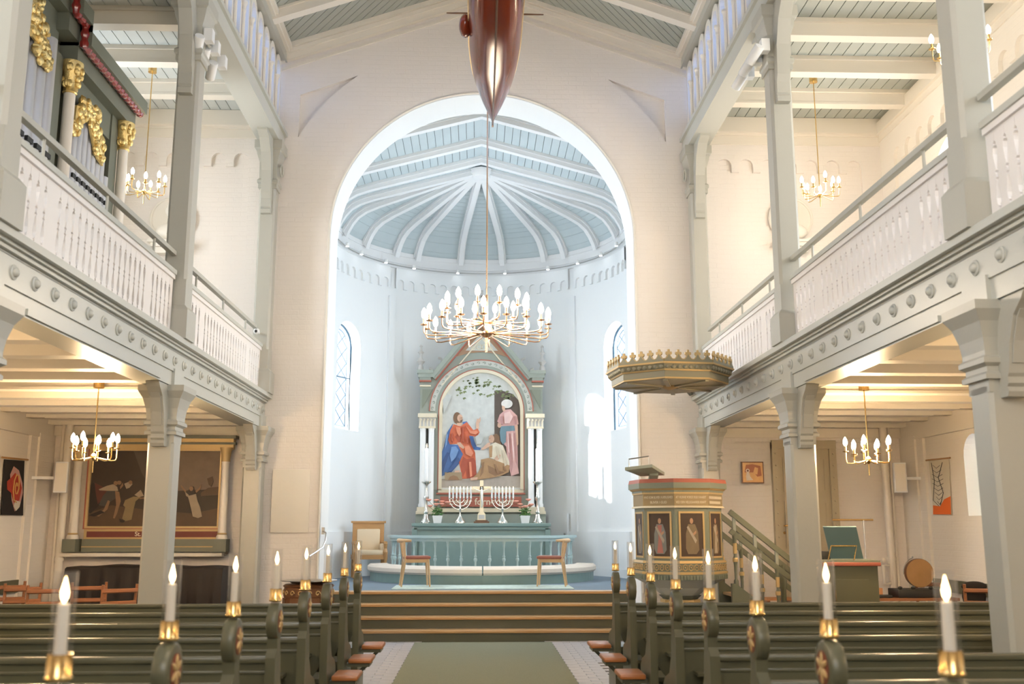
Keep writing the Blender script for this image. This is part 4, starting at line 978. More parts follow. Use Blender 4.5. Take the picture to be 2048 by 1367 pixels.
# gable mouldings
for s in (-1, 1):
    for d0, d1, pr, mn in ((.0, .09, .10, 'sage'), (.09, .13, .07, 'sage'), (.13, .155, .05, 'red_soft'), (.30, .325, .02, 'cream_gilt')):
        A = Vector((.065, 5.97)); B = Vector((.065+s*1.06, 4.66)); t = (B-A).normalized(); nrm = Vector((-t.y, t.x))*(1 if s < 0 else -1)
        if nrm.y > 0: nrm = -nrm
        pl = [A+nrm*d0, B+nrm*d0, B+nrm*d1, A+nrm*d1]
        kx = A.x
        pl[0].x = kx; pl[3].x = kx; pl[0].y = A.y-d0*1.63+.0; pl[3].y = A.y-d1*1.63
        MB().prism([tuple(p) for p in pl], YA-pr, YA+.05, 'y').build('gable_moulding', mn, ap_)
    x0, x1 = (-1.26, -.93) if s < 0 else (1.06, 1.39)
    MB().box(x0, x1, YA-.12, YA+.3, 4.70, 4.77).box(x0+.02, x1-.02, YA-.09, YA+.3, 4.62, 4.70).box(x0+.05, x1-.05, YA-.06, YA+.3, 4.56, 4.62).build('shoulder_cornice', 'sage', ap_)
    MB().box(x0+.04, x1-.04, YA-.07, YA+.1, 4.53, 4.56).build('red_fillet', 'red_soft', ap_)
    MB().box(x0+.05, x1-.05, YA-.05, YA+.1, 4.43, 4.46).build('gilt_fillet', 'cream_gilt', ap_)
    xm = .065+s*1.265; f = MB().lathe([(.06, 4.77), (.055, 4.86), (.035, 4.9), (.09, 4.97), (.05, 5.02), (.03, 5.06), (.03, 5.12), (.065, 5.16), (.03, 5.2), (.02, 5.27), (.035, 5.29), (.005, 5.33)], 10, (xm, YA+.08, 0)); f.build('finial', 'stone', ap_)
    for k in (.28, .52, .76, .93):        # crockets on the gable
        px_, pz_ = .065+s*1.06*k, 5.97-1.31*k
        nx, nz = s*.777, .629
        pts = [(px_+nx*(.01+.012*j)-s*.0*j, YA+.08, pz_+nz*(.01+.016*j)) for j in range(5)]; e = pts[-1]
        pts += [(e[0]-s*(-.05*math.sin(j*.6)), YA+.08, e[2]+.03-.03*math.cos(j*.6)-.02*(j > 3)*(j-3)) for j in range(1, 7)]
        MB().tube(pts, .018, 6).build('crocket', 'stone', ap_)
    # corner panels and columns
    xa = .065+s*1.17
    MB().prism([(xa-s*-.0+s*.05, 4.38), (xa-s*.16, 4.38), (xa+s*.05, 3.98)], YA-.005, YA+.03, 'y').build('spandrel_panel', 'pulpit_green', ap_)
    for dx in (-.085, .085):
        MB().lathe([(.075, 1.98), (.075, 2.03), (.062, 2.06), (.058, 3.52), (.066, 3.56)], 16, (.065+s*1.10+dx, YA-.10, 0)).build('column', 'white', ap_)
    MB().box(.065+s*1.10-.016, .065+s*1.10+.016, YA-.05, YA+.02, 2.0, 3.62).build('gap_shade', 'black', ap_)  # black strip paints the shade in the gap between the paired columns
    cpm = MB().box(.065+s*1.10-.19, .065+s*1.10+.19, YA-.20, YA+.05, 3.78, 3.86).box(.065+s*1.10-.17, .065+s*1.10+.17, YA-.17, YA+.05, 3.56, 3.60).build('capital', 'cream_gilt', ap_)
    for k in range(5):
        xx = .065+s*1.10-.14+.07*k
        MB().tube([(xx, YA-.15, 3.60), (xx, YA-.165, 3.70), (xx+.012, YA-.175, 3.75), (xx+.022, YA-.175, 3.74), (xx+.018, YA-.175, 3.72)], .014, 6).build('capital_leaf', 'cream_gilt', cpm)
    MB().box(.065+s*1.10-.17, .065+s*1.10+.17, YA-.16, YA+.05, 3.60, 3.78).build('capital_core', 'stone', cpm)
    MB().box(.065+s*1.10-.20, .065+s*1.10+.20, YA-.22, YA+.05, 1.84, 1.90).box(.065+s*1.10-.18, .065+s*1.10+.18, YA-.19, YA+.05, 1.90, 1.98).build('column_base', 'cream_gilt', ap_)
MB().box(-1.24, 1.37, YA-.16, YA+.1, 1.66, 1.84).build('predella', 'sage', ap_)
MB().box(-1.0, 1.13, YA-.10, YA+.0, 1.88, 1.92).box(-.95, 1.08, YA-.08, YA+.0, 1.92, 1.96).build('predella_moulding', 'cream_gilt', ap_)
rd = MB().box(cxA-.82, cxA+.82, YA-.05, YA+.02, 1.99, 2.19).build('text_panel', 'red_soft', ap_)
text('inscription', 'Eet er fornødent', .19, (cxA, YA-.054, 2.085), 'cream_gilt', rd, 0, .003)
tri = MB().prism([(cxA-.62, 5.03), (cxA, 5.72), (cxA+.62, 5.03), (cxA+.3, 5.13), (cxA, 5.16), (cxA-.3, 5.13)], YA-.012, YA+.03, 'y').build('gable_panel', 'tanpanel' if False else 'scroll_ground', ap_)
mat('brown_panel', (.33, .20, .12), .5)
MB().prism([(cxA-.62, 5.03), (cxA, 5.72), (cxA+.62, 5.03), (cxA+.3, 5.13), (cxA, 5.16), (cxA-.3, 5.13)], YA-.016, YA-.011, 'y', holes=[[(cxA-.34, 5.19), (cxA, 5.57), (cxA+.34, 5.19)]]).build('gable_border', 'brown_panel', tri)
for sg in (-1, 1): MB().tube([(cxA+sg*(.05+.06*math.cos(k*.7)), YA-.016, 5.27+.05*math.sin(k*.7)) for k in range(10)], .008, 5).tube([(cxA+sg*(.18+.04*math.cos(k*.7)), YA-.016, 5.24+.035*math.sin(k*.7)) for k in range(10)], .007, 5).build('gable_scroll', 'cream_gilt', tri)
MB().lathe([(.07, 5.93), (.06, 6.0), (.03, 6.05), (.055, 6.10), (.025, 6.14)], 10, (cxA, YA+.08, 0)).bar((cxA, YA+.08, 6.12), (cxA, YA+.08, 6.50), .05, .05, 0, (0, 1, 0)).bar((cxA-.12, YA+.08, 6.36), (cxA+.12, YA+.08, 6.36), .05, .05).build('cross_finial', 'stone', ap_)
# ---- things on the altar
def candlestick(x, label):
    t = thing('altar_candlestick', label, 'candlestick', (x, 19.97, TOPZ), 0, 'tall altar candlesticks')
    MB().lathe([(.105, 0), (.105, .015), (.085, .04), (.075, .07), (.05, .10), (.045, .16), (.03, .18), (.05, .21), (.03, .24), (.028, .42), (.05, .46), (.055, .50), (.03, .53), (.025, .72), (.035, .75), (.09, .79), (.095, .81), (.03, .815)], 16).build('stick', 'silver', t)
    for i in range(4): a = PI/4+i*PI/2; MB().ball((.095*math.cos(a), .095*math.sin(a), .025), (.025, .025, .025), 8, 6).build('foot', 'silver', t)
    MB().lathe([(.036, .81), (.034, 1.45), (.02, 1.47), (.003, 1.475)], 12).build('candle', 'white', t)
    MB().lathe([(.003, 1.475), (.010, 1.50), (.008, 1.525), (.001, 1.56)], 8).build('flame', 'flame', t)
candlestick(at_y(851, 1040, 19.86).x, 'tall ornate silver altar candlestick with white candle, left of the altar painting')
candlestick(at_y(1076, 1040, 19.86).x, 'tall ornate silver altar candlestick with white candle, right of the altar painting')
def menorah(x, label):
    t = thing('menorah', label, 'menorah', (x, 19.9, TOPZ), 0, 'seven-armed altar candelabra')
    MB().lathe([(.11, 0), (.11, .02), (.09, .05), (.06, .09), (.03, .13), (.018, .16), (.018, .25), (.03, .27), (.016, .29), (.014, .47), (.02, .48)], 14).build('base', 'silver', t)
    for r_ in (.075, .145, .21):
        MB().tube([(-r_*math.cos(PI*k/14), 0, .47-r_*.98*math.sin(PI*k/14)) for k in range(15)], .010, 7).build('arm', 'silver', t)
    for k in range(-3, 4):
        xx = k*.07; MB().lathe([(.014, .46), (.02, .47), (.02, .485), (.012, .49)], 10, (xx, 0, 0)).build('cup', 'silver', t)
        c = MB().lathe([(.017, .485), (.017, .66), (.004, .665)], 10, (xx, 0, 0)).build('candle', 'white', t)
        MB().lathe([(.002, .665), (.008, .68), (.001, .71)], 6, (xx, 0, 0)).build('flame', 'flame', c)
menorah(at_y(920, 1040, 19.9).x, 'seven-armed silver candelabrum with short white candles, left of the altar cross')
menorah(at_y(1005, 1040, 19.9).x, 'seven-armed silver candelabrum with short white candles, right of the altar cross')
x = at_y(963, 1040, 19.84).x
cr = thing('altar_cross', 'pale gilt standing cross on stepped base at the middle of the altar', 'cross', (x, 19.84, TOPZ))
mat('pale_gilt', (.80, .70, .50), .35, .3)
MB().box(-.15, .15, -.10, .10, 0, .035).box(-.12, .12, -.08, .08, .035, .06).build('base', 'walnut', cr)
MB().prism([(-.08, .06), (.08, .06), (.075, .17), (.05, .21), (-.05, .21), (-.075, .17)], -.05, .05, 'y').build('foot', 'pale_gilt', cr)
MB().box(-.035, .035, -.025, .025, .2, .83).box(-.19, .19, -.025, .025, .64, .71).build('cross', 'pale_gilt', cr)
fg = MB().tube([(0, -.035, .3), (.012, -.04, .4), (0, -.04, .5), (0, -.04, .6), (0, -.045, .66)], [.012, .02, .026, .03, .018], 8).tube([(-.16, -.03, .67), (-.05, -.035, .63), (.05, -.035, .63), (.16, -.03, .67)], .010, 6).ball((0, -.05, .68), .02, 8, 6); fg.build('relief_figure', 'silver', cr)
MB().box(-.06, .06, -.055, -.05, .08, .16).build('plaque', 'stone', cr)
def flowers(x, label):
    t = thing('flower_pot', label, 'flower pot', (x, 19.78, TOPZ), 0, 'altar flower pots')
    MB().lathe([(.07, 0), (.095, .145), (.085, .145), (.08, .12)], sq=True).build('pot', 'white', t)
    rnd = random.Random(int(x*50)); g = MB()
    for i in range(60):
        a = rnd.uniform(0, 2*PI); r_ = rnd.uniform(0, .11); z = .15+rnd.uniform(0, .13)*(1.3-r_*5); g.ball((r_*math.cos(a), r_*math.sin(a)*.8, z), (.022, .022, .014), 6, 4)
    g.build('foliage', 'leaf', t)
    for i in range(7):
        a = i*2*PI/7+rnd.uniform(-.3, .3); r_ = rnd.uniform(.10, .24); z = rnd.uniform(.28, .44)
        f = MB().tube([(0, 0, .18), (r_*.5*math.cos(a), r_*.3*math.sin(a), z*.8), (r_*math.cos(a), r_*.5*math.sin(a), z)], .004, 5).build('stem', 'leaf', t)
        b = MB()
        for k in range(6):
            aa = k*PI/3; b.tube([(r_*math.cos(a), r_*.5*math.sin(a), z), (r_*math.cos(a)+.028*math.cos(aa), r_*.5*math.sin(a)-.01+.02*math.sin(aa), z+.03), (r_*math.cos(a)+.055*math.cos(aa), r_*.5*math.sin(a)-.01+.04*math.sin(aa), z+.035)], [.013, .034, .007], 6, flat=.6)
        b.build('blossom', 'flower', f)
flowers(at_y(875, 1040, 19.84).x, 'pink lilies and greenery in a square white pot, left end of the altar')
flowers(at_y(1050, 1040, 19.84).x, 'pink lilies and greenery in a square white pot, right end of the altar')
# ---- communion rail and kneeler
RC = (.09, 19.03)
rl = kn = thing('communion_rail', 'semicircular blue-green communion rail with turned balusters and beige kneeling cushions before the altar', 'rail', (RC[0], RC[1], FZ))
MB().arcband((0, 0), 1.5, 2.06, 0, .155, 180, 360, 40).build('plinth', 'altar_green', kn)
for a0, a1 in ((180, 225), (225, 269.7), (270.3, 315), (315, 360)):
    vs = []; fs = []; n = 16; sec = [(1.72, .155), (2.07, .155), (2.11, .19), (2.11, .25), (2.07, .285), (1.76, .295), (1.72, .27)]
    for i in range(n+1):
        a = R(a0+(a1-a0)*i/n); vs += [(r_*math.cos(a), r_*math.sin(a), z) for r_, z in sec]
    K = len(sec); fs = [(i*K+k, i*K+(k+1) % K, (i+1)*K+(k+1) % K, (i+1)*K+k) for i in range(n) for k in range(K)] + [tuple(range(K)), tuple(n*K+k for k in range(K))]
    MB().add(vs, fs, 0, False).build('cushion', 'kneeler_cloth', kn)
mat('rail_blue', (.36, .47, .48), .35)
MB().arcband((0, 0), 1.56, 1.76, .755, .80, 180, 360, 48).arcband((0, 0), 1.60, 1.72, .70, .755, 180, 360, 48).build('top_rail', 'rail_blue', rl)
MB().arcband((0, 0), 1.60, 1.70, .155, .19, 180, 360, 48).build('bottom_rail', 'rail_blue', rl)
bm_ = MB().lathe([(.03, .19), (.03, .22), (.018, .24), (.016, .36), (.03, .385), (.03, .41), (.018, .43), (.026, .45), (.016, .47), (.014, .58), (.022, .63), (.024, .66), (.03, .68), (.03, .705)], 10).mesh('baluster'); bm_.materials.append(MATS['rail_blue'])
for i in range(22): a = R(182+i*176/21); link('baluster', bm_, rl, (1.66*math.cos(a), 1.66*math.sin(a), 0))
# ---- chancel chairs
def elbow_chair(loc, rot, label):
    t = thing('chair', label, 'chair', loc, rot, 'chancel chairs')
    # faces +x
    for sy in (-1, 1):
        MB().tube([(.21, sy*.21, 0), (.18, sy*.20, .44)], [.013, .019], 8).build('leg', 'oak_pale', t)
        MB().tube([(-.24, sy*.20, 0), (-.185, sy*.21, .42), (-.21, sy*.235, .70)], [.013, .02, .015], 8).build('leg', 'oak_pale', t)
        MB().bar((.18, sy*.20, .40), (-.185, sy*.205, .40), .02, .055).build('side_rail', 'oak_pale', t)
        MB().tube([(-.20, sy*.07, .43), (-.255, sy*.08, .70)], .011, 6).build('spindle', 'oak_pale', t)
    MB().bar((.18, -.2, .40), (.18, .2, .40), .02, .055).bar((-.185, -.2, .40), (-.185, .2, .40), .02, .055).build('cross_rail', 'oak_pale', t)
    MB().bevbox(-.21, .22, -.23, .23, .425, .475, .02).build('seat', 'leather_red', t)
    pts = []
    for i in range(13):
        a = R(100+160*i/12); pts.append((-.06+.22*math.cos(a), .275*math.sin(a), .715))
    MB().tube(pts, [.016+.02*math.sin(PI*i/12) for i in range(13)], 8).build('back_rail', 'oak_pale', t)
elbow_chair((-.985, 16.46, FZ+.016), R(8), 'low oak chair with leather seat at the left end of the pale rug, facing right')
elbow_chair((1.19, 16.46, FZ+.016), R(172), 'low oak chair with leather seat at the right end of the pale rug, facing left')
arm = thing('armchair', 'carved oak armchair with beige upholstery against the apse wall left of the altar', 'armchair', (-2.06, 19.50, FZ), R(12))
for x_ in (-.28, .28):
    MB().lathe([(.03, 0), (.045, .03), (.03, .08), (.04, .14), (.022, .2), (.045, .26), (.03, .31), (.045, .36)], 10, (x_, -.26, 0)).build('leg', 'oak', arm)
    MB().bar((x_, .26, 0), (x_, .22, .40), .05, .05, 0, (0, 1, 0)).build('leg', 'oak', arm)
    MB().bevbox(x_-.035, x_+.035, -.28, .20, .62, .68, .015).tube([(x_, -.27, .36), (x_, -.29, .48), (x_, -.26, .55), (x_, -.28, .65)], [.035, .045, .03, .04], 8).build('armrest', 'oak', arm)
    MB().bevbox(x_-.04+(.03 if x_ < 0 else -.03), x_+.04+(.03 if x_ < 0 else -.03), -.22, .18, .42, .64, .03).build('arm_pad', 'beige_cloth', arm)
MB().box(-.32, .32, -.29, .25, .35, .43).build('seat_frame', 'oak', arm)
MB().bevbox(-.26, .26, -.28, .20, .42, .52, .04).build('seat_cushion', 'beige_cloth', arm)
bk = MB().prism([(-.30, .40), (.30, .40), (.30, 1.02), (-.30, 1.02)], .17, .24, 'y', holes=[[(-.21, .50), (.21, .50), (.21, .90), (-.21, .90)]]).box(-.33, .33, .15, .26, 1.02, 1.06); bk.build('back_frame', 'oak', arm)
MB().bevbox(-.22, .22, .145, .22, .49, .91, .02).build('back_cushion', 'beige_cloth', arm)

# ================================================================ pulpit
PX, PY, PS = 2.41, 12.15, .84
pl = thing('pulpit', 'octagonal grey-green pulpit with gilt bands, lettering and painted figures right of the steps', 'pulpit', (PX, PY, .13)); pl.scale = (PS, PS, .915)
VA = [-60+45*k for k in range(8)]
def octp(r): return [(r*math.sin(R(a)), -r*math.cos(R(a))) for a in VA]
def octs(name, r, z0, z1, mn, r2=None):
    m = MB(); b, t = octp(r), octp(r2 if r2 else r)
    m.add([(x, y, z0) for x, y in b] + [(x, y, z1) for x, y in t], [tuple(range(7, -1, -1)), tuple(range(8, 16))] + [(i, (i+1) % 8, 8+(i+1) % 8, 8+i) for i in range(8)])
    return m.build(name, mn, pl)
mat('pale_stone_green', (.55, .56, .50), .4)
octs('body', .615, 1.14, 2.10, 'pulpit_green'); octs('top_band', .70, 2.07, 2.14, 'pulpit_green'); octs('cushioned_rim', .70, 2.14, 2.19, 'red_soft', .685)
octs('gilt_moulding', .66, 2.045, 2.07, 'gold_paint', .69); octs('moulding', .65, 2.02, 2.045, 'pulpit_green'); octs('gilt_moulding', .645, 2.0, 2.02, 'gold_paint')
octs('text_band', .632, 1.85, 2.0, 'band_gold'); octs('gilt_moulding', .665, 1.825, 1.85, 'cream_gilt', .64)
octs('gilt_moulding', .665, 1.135, 1.165, 'gold_paint', .65); ob = octs('ornament_band', .655, 1.03, 1.135, 'pulpit_green'); octs('gilt_moulding', .675, 1.0, 1.03, 'gold_paint')
octs('lower_moulding', .665, .93, 1.0, 'pulpit_green', .665); octs('bowl', .40, .82, .93, 'pale_stone_green', .64); octs('bowl', .26, .72, .82, 'pale_stone_green', .40)
octs('neck', .24, .67, .72, 'organ_green', .30); octs('gilt_ring', .28, .63, .67, 'gold_paint'); octs('stem', .24, .25, .63, 'pale_stone_green'); octs('base', .40, -.142, .25, 'pale_stone_green', .34)
def face(k, r):
    am = VA[k]+22.5; d = r*math.cos(R(22.5)); return Matrix.Translation((d*math.sin(R(am)), -d*math.cos(R(am)), 0)) @ Matrix.Rotation(R(am), 4, 'Z'), am, d
pc1 = {k: P_(k, v) for k, v in dict(panelbrown=(.055, .032, .022), robe_olive=(.20, .15, .09), robe_grey=(.20, .21, .20), robe_rose=(.42, .16, .13), robe_pale=(.40, .34, .27), flesh=(.45, .26, .16)).items()}
TX = {0: ('HVO SOM BLIVER I KÆRLIGHED', 'BLIVER I GUD'), 1: ('AT I KUNNE VORDE RIGE I HAABET', 'VED DEN HELLIGAANDS KRAFT')}
for k in range(8):
    if k in (3, 4, 5): continue
    M, am, d = face(k, .615); w = .32; z0, z1 = 1.22, 1.755; hw = w/2
    f = MB().prism([(-hw-.025, z0-.025), (hw+.025, z0-.025), (hw+.025, z1+.025), (-hw-.025, z1+.025)], -.012, .004, 'y', holes=[[(-hw, z0), (hw, z0), (hw, z1), (-hw, z1)]]).xf(M).build('panel_frame', 'gold_paint', pl)
    pn = MB().box(-hw, hw, -.004, .002, z0, z1).xf(M).build('painted_panel', pc1['panelbrown'], pl)
    rb = {0: 'robe_rose', 1: 'robe_olive', 2: 'robe_pale'}.get(k, 'robe_olive'); rb2 = {0: 'robe_grey', 1: 'robe_olive', 2: 'robe_olive'}.get(k, 'robe_grey')
    fg = [(pc1[rb2], [(-.05, 1.62), (.05, 1.62), (.09, 1.52), (.10, 1.3), (.06, 1.25), (-.06, 1.25), (-.09, 1.32), (-.085, 1.5)]), (pc1[rb], [(-.03, 1.61), (.035, 1.61), (.02, 1.45), (.05, 1.26), (-.045, 1.26), (-.02, 1.45)]), (pc1['flesh'], ell(0, 1.66, .025, .036, 10)), (pc1['flesh'], [(.01, 1.50), (.06, 1.54), (.065, 1.51), (.02, 1.47)]), (pc1['robe_pale'], [(-.07, 1.58), (-.05, 1.6), (.07, 1.42), (.05, 1.38)])]
    m, nn = flat(fg, -.004, lambda a, b: (a, b), .0006); m.xf(M).build('painted_figure', nn, pn)
    if TX.get(k):
        for li, ln in enumerate(TX[k]):
            ws = .0115*len(ln) if False else 1
            M2, am2, d2_ = face(k, .632); loc = M2 @ Vector((0, -.003, 1.955-.062*li))
            to = text('inscription', ln, .043, loc, 'cream_gilt', pl, R(am2), .001); 
            wd = to.dimensions.x; 
            if wd > .44: to.scale = (.44/wd, 1, 1)
    if k == 2:                               # lettering too foreshortened to read: two lines of letter-sized strokes
        M2, am2, d2_ = face(k, .632); lt = MB()
        for li in range(2):
            for i in range(16 - 2*li): lt.box(-.20+.026*i+.012*li, -.183+.026*i+.012*li, -.004, .0, 1.938-.062*li, 1.972-.062*li)
        lt.xf(M2).build('inscription', 'cream_gilt', pl)['kind'] = 'stuff'
    M3, am3, d3 = face(k, .655)
    for i in range(6):                       # gilt ring ornament
        x_ = -.205+.082*i
        MB().tube([(x_+.030*math.cos(2*PI*j/12), -.004, 1.083+.036*math.sin(2*PI*j/12)) for j in range(12)], .007, 5, closed=True).ball((x_, -.004, 1.083), .012, 8, 5).ball((x_+.041, -.004, 1.108), .007, 6, 4).ball((x_+.041, -.004, 1.058), .007, 6, 4).xf(M3).build('ring_ornament', 'gold_paint', ob)
    M4, am4, d4 = face(k, .665)
    for i in range(11): MB().box(-.24+.045*i, -.215+.045*i, -.014, .0, .935, .985).xf(M4).build('dentil', 'pulpit_green', ob)
# reading desk on the rim
rdk = thing('reading_desk', 'slanted grey-green reading desk with metal rail on the pulpit rim', 'reading desk', (0, 0, 0))
hl, hr_, lr, ll = at_y(1250, 940, 11.55), at_y(1304, 934, 11.55), at_y(1329, 950, 11.85), at_y(1281, 952, 11.85)
T = Vector((0, .0, .035))
MB().add([hl, hr_, lr, ll, hl+T, hr_+T, lr+T, ll+T], [(0,1,2,3), (7,6,5,4), (0,4,5,1), (1,5,6,2), (2,6,7,3), (3,7,4,0)]).build('board', 'sage', rdk)
MB().tube([hl+T+Vector((.05, .02, 0)), hl+Vector((.05, .03, .13)), hr_+Vector((-.03, .03, .13)), hr_+T+Vector((-.03, .02, 0))], .008, 6).build('book_rail', 'steel', rdk)
mid = (lr+ll)/2; MB().bar(mid+Vector((0, .02, -.06)), mid+Vector((0, -.10, .02)), .10, .05).build('hinge', 'sage', rdk)
# sounding board
cn = thing('pulpit_canopy', 'octagonal dark sounding board with gilt crown cresting above the pulpit', 'canopy', (2.315, 11.95, 0))
zb = at_y(1330, 756, 11.3).z; z1c = at_y(1330, 727, 11.25).z; z2c = at_y(1330, 702, 11.25).z
CR = .70/.80
def co(name, r, z0, z1, mn, r2=None, inner=None):
    m = MB(); b, t = octp(r*CR), octp((r2 if r2 else r)*CR)
    m.add([(x, y, z0) for x, y in b] + [(x, y, z1) for x, y in t], [tuple(range(7, -1, -1)), tuple(range(8, 16))] + [(i, (i+1) % 8, 8+(i+1) % 8, 8+i) for i in range(8)])
    return m.build(name, mn, cn)
hgt = z1c-zb
co('gilt_edge', .80, zb, zb+.018, 'gold_paint'); co('soffit', .775, zb-.006, zb+.004, 'canopy_green'); co('fascia', .805, zb+.018, zb+.09, 'canopy_green'); co('gilt_edge', .82, zb+.09, zb+.105, 'gold_paint', .83)
co('frieze', .83, zb+.105, zb+.165, 'canopy_green', .87); co('gilt_edge', .885, zb+.165, zb+.185, 'gold_paint', .89); co('roof', .88, zb+.185, zb+.22, 'canopy_green', .8)
for k in range(8):
    a = VA[k]; MB().bar((.12*math.sin(R(a)), -.12*math.cos(R(a)), zb-.014), (.66*math.sin(R(a)), -.66*math.cos(R(a)), zb-.014), .05, .02).build('soffit_rib', 'canopy_green', cn)
    M, am, d = face(k, .86*CR); wf = 2*.86*CR*math.sin(R(22.5)); n = 5; u = wf/n
    for i in range(n):
        x0 = -wf/2+u*(i+.5); z0 = zb+.185; H = (z2c-zb)-.185+.02
        L = [(x0-u/2, z0), (x0+u/2, z0), (x0+u/2, z0+.035), (x0+u*.34, z0+.04), (x0+u*.2, z0+.065), (x0+u*.14, z0+H*.5), (x0+u*.32, z0+H*.62), (x0+u*.3, z0+H*.80), (x0+u*.12, z0+H*.80), (x0+u*.10, z0+H), (x0-u*.10, z0+H), (x0-u*.12, z0+H*.80), (x0-u*.3, z0+H*.80), (x0-u*.32, z0+H*.62), (x0-u*.14, z0+H*.5), (x0-u*.2, z0+.065), (x0-u*.34, z0+.04), (x0-u/2, z0+.035)]
        cl_ = MB().prism(L, -.012, .012, 'y').xf(M).build('crest_leaf', 'gold_paint', cn)
        MB().prism([(x0-u/2, z0), (x0+u/2, z0), (x0+u/2, z0+.026), (x0+u*.34, z0+.031), (x0+u*.16, z0+.052), (x0, z0+.09), (x0-u*.16, z0+.052), (x0-u*.34, z0+.031), (x0-u/2, z0+.026)], -.016, -.0125, 'y').xf(M).build('crest_foot', 'canopy_green', cl_)
    for i in range(8):
        M5, a5, d5 = face(k, .845*CR); MB().ball((-.245+.07*i, .0, zb+.135), (.031, .02, .028), 8, 5).xf(M5).build('egg_moulding', 'canopy_green', cn)
MB().lathe([(.13, zb), (.11, zb-.02), (.05, zb-.04), (.01, zb-.05)], 14).build('boss', 'band_gold', cn)
MB().bar((.80, 2.5, zb+.24), (.0, .0, zb+.24), .05, .05).build('support_arm', 'organ_green', cn)
# pulpit stairs
mat('stair_green', (.125, .135, .095), .4)
ps = thing('pulpit_stairs', 'dark green stair with turned balusters climbing from the right aisle to the pulpit', 'stairs', (0, 0, 0))
def rz(x): return 1.80-.80*(x-2.93)
for y in (11.92, 12.58):
    MB().bar((2.98, y, rz(2.98)), (4.02, y, rz(4.02)), .06, .06).build('handrail', 'stair_green', ps)
    MB().bar((2.98, y, rz(2.98)-.22), (3.97, y, rz(3.97)-.22), .045, .06).build('mid_rail', 'stair_green', ps)
    MB().prism([(2.97, .93), (3.02, .93), (4.24, 0), (3.6, 0), (2.97, .50)], y-.03, y+.03, 'y').build('string_board', 'stair_green', ps)
    for x_ in (3.03, 3.27, 3.52):
        z0, z1 = max(.05, .93-.76*(x_-3.02))-.02, rz(x_)-.22; h_ = z1-z0
        MB().lathe([(.028, z0), (.028, z0+.06), (.016, z0+.08), (.02, z0+h_*.4), (.03, z0+h_*.5), (.018, z0+h_*.58), (.022, z0+h_*.85), (.03, z1-.03), (.03, z1)], 10, (x_, y, 0)).build('baluster', 'stair_green', ps)
        MB().bar((x_, y, z1-.01), (x_, y, rz(x_)), .035, .035, 0, (1, 0, 0)).build('rail_post', 'sage', ps)
        MB().lathe([(.031, z0+h_*.46), (.034, z0+h_*.5), (.031, z0+h_*.54)], 10, (x_, y, 0)).lathe([(.024, z0+h_*.62), (.024, z0+h_*.82)], 10, (x_, y, 0)).build('gilt_ring', 'gold_paint', ps)
    for x_ in (3.78, 4.05): MB().lathe([(.05, 0), (.05, .2), (.035, .24), (.035, rz(x_)-.30), (.05, rz(x_)-.27), (.05, rz(x_)-.10), (.035, rz(x_)-.08), (.04, rz(x_)+.0)], 12, (x_, y, 0)).build('newel', 'stair_green', ps)
for i in range(6): MB().box(3.02+.2*i, 3.24+.2*i, 11.95, 12.55, .80-.15*i-.03, .80-.15*i).build('step', 'oak_tread', ps)
# ---- font
fx = at_y(616, 1180, 13.3).x
ft = thing('baptismal_font', 'dark carved wooden font with gilt scroll band and broad silver dish left of the steps', 'font', (fx, 13.35, 0))
MB().lathe([(.34, 0), (.34, .08), (.26, .12), (.2, .2), (.2, .5), (.27, .58), (.30, .60)], 8, sm=False).build('stem', 'walnut', ft)
MB().lathe([(.30, .58), (.31, .60), (.31, .82), (.33, .84), (.30, .86)], 24).build('bowl', 'walnut', ft)
bd = MB().lathe([(.312, .705), (.318, .71), (.318, .80), (.312, .805)], 24).build('band', 'walnut', ft)
for i in range(18):
    a = 2*PI*i/18; MB().tube([((.322)*math.cos(a+.11*math.cos(k*.8)*(1-.1*k)), .322*math.sin(a+.11*math.cos(k*.8)*(1-.1*k)), .755+.034*math.sin(k*.8)*(1-.08*k)) for k in range(9)], .008, 5).build('gilt_scroll', 'gold_paint', bd)
for i in range(8): a = 2*PI*(i+.5)/8; MB().box(-.07, .07, -.32, -.30, .60, .69).xf(Matrix.Rotation(a, 4, 'Z')).build('carved_panel', 'walnut', ft)
dsh = thing('baptismal_dish', 'wide shallow silver dish lying on the wooden font', 'dish', (fx, 13.35, .86))
MB().lathe([(.12, 0.0), (.22, .01), (.25, .03), (.36, .04), (.362, .048), (.25, .04), (.2, .022), (.05, .018)], 28).build('bowl', 'silver', dsh)
hk = thing('wall_hook', 'thin curved iron arm fixed to the left jamb of the chancel arch', 'bracket', (0, 0, 0))
hp = [at_y(646, 1061, 14.46), at_y(652, 1065, 14.40), at_y(651, 1080, 14.3), at_y(645, 1094, 14.2), at_y(632, 1103, 14.05), at_y(618, 1112, 13.9)]
MB().tube(hp, .011, 6).box(hp[0].x-.02, hp[0].x+.02, 14.45, 14.5, hp[0].z-.05, hp[0].z+.05).build('arm', 'steel', hk)
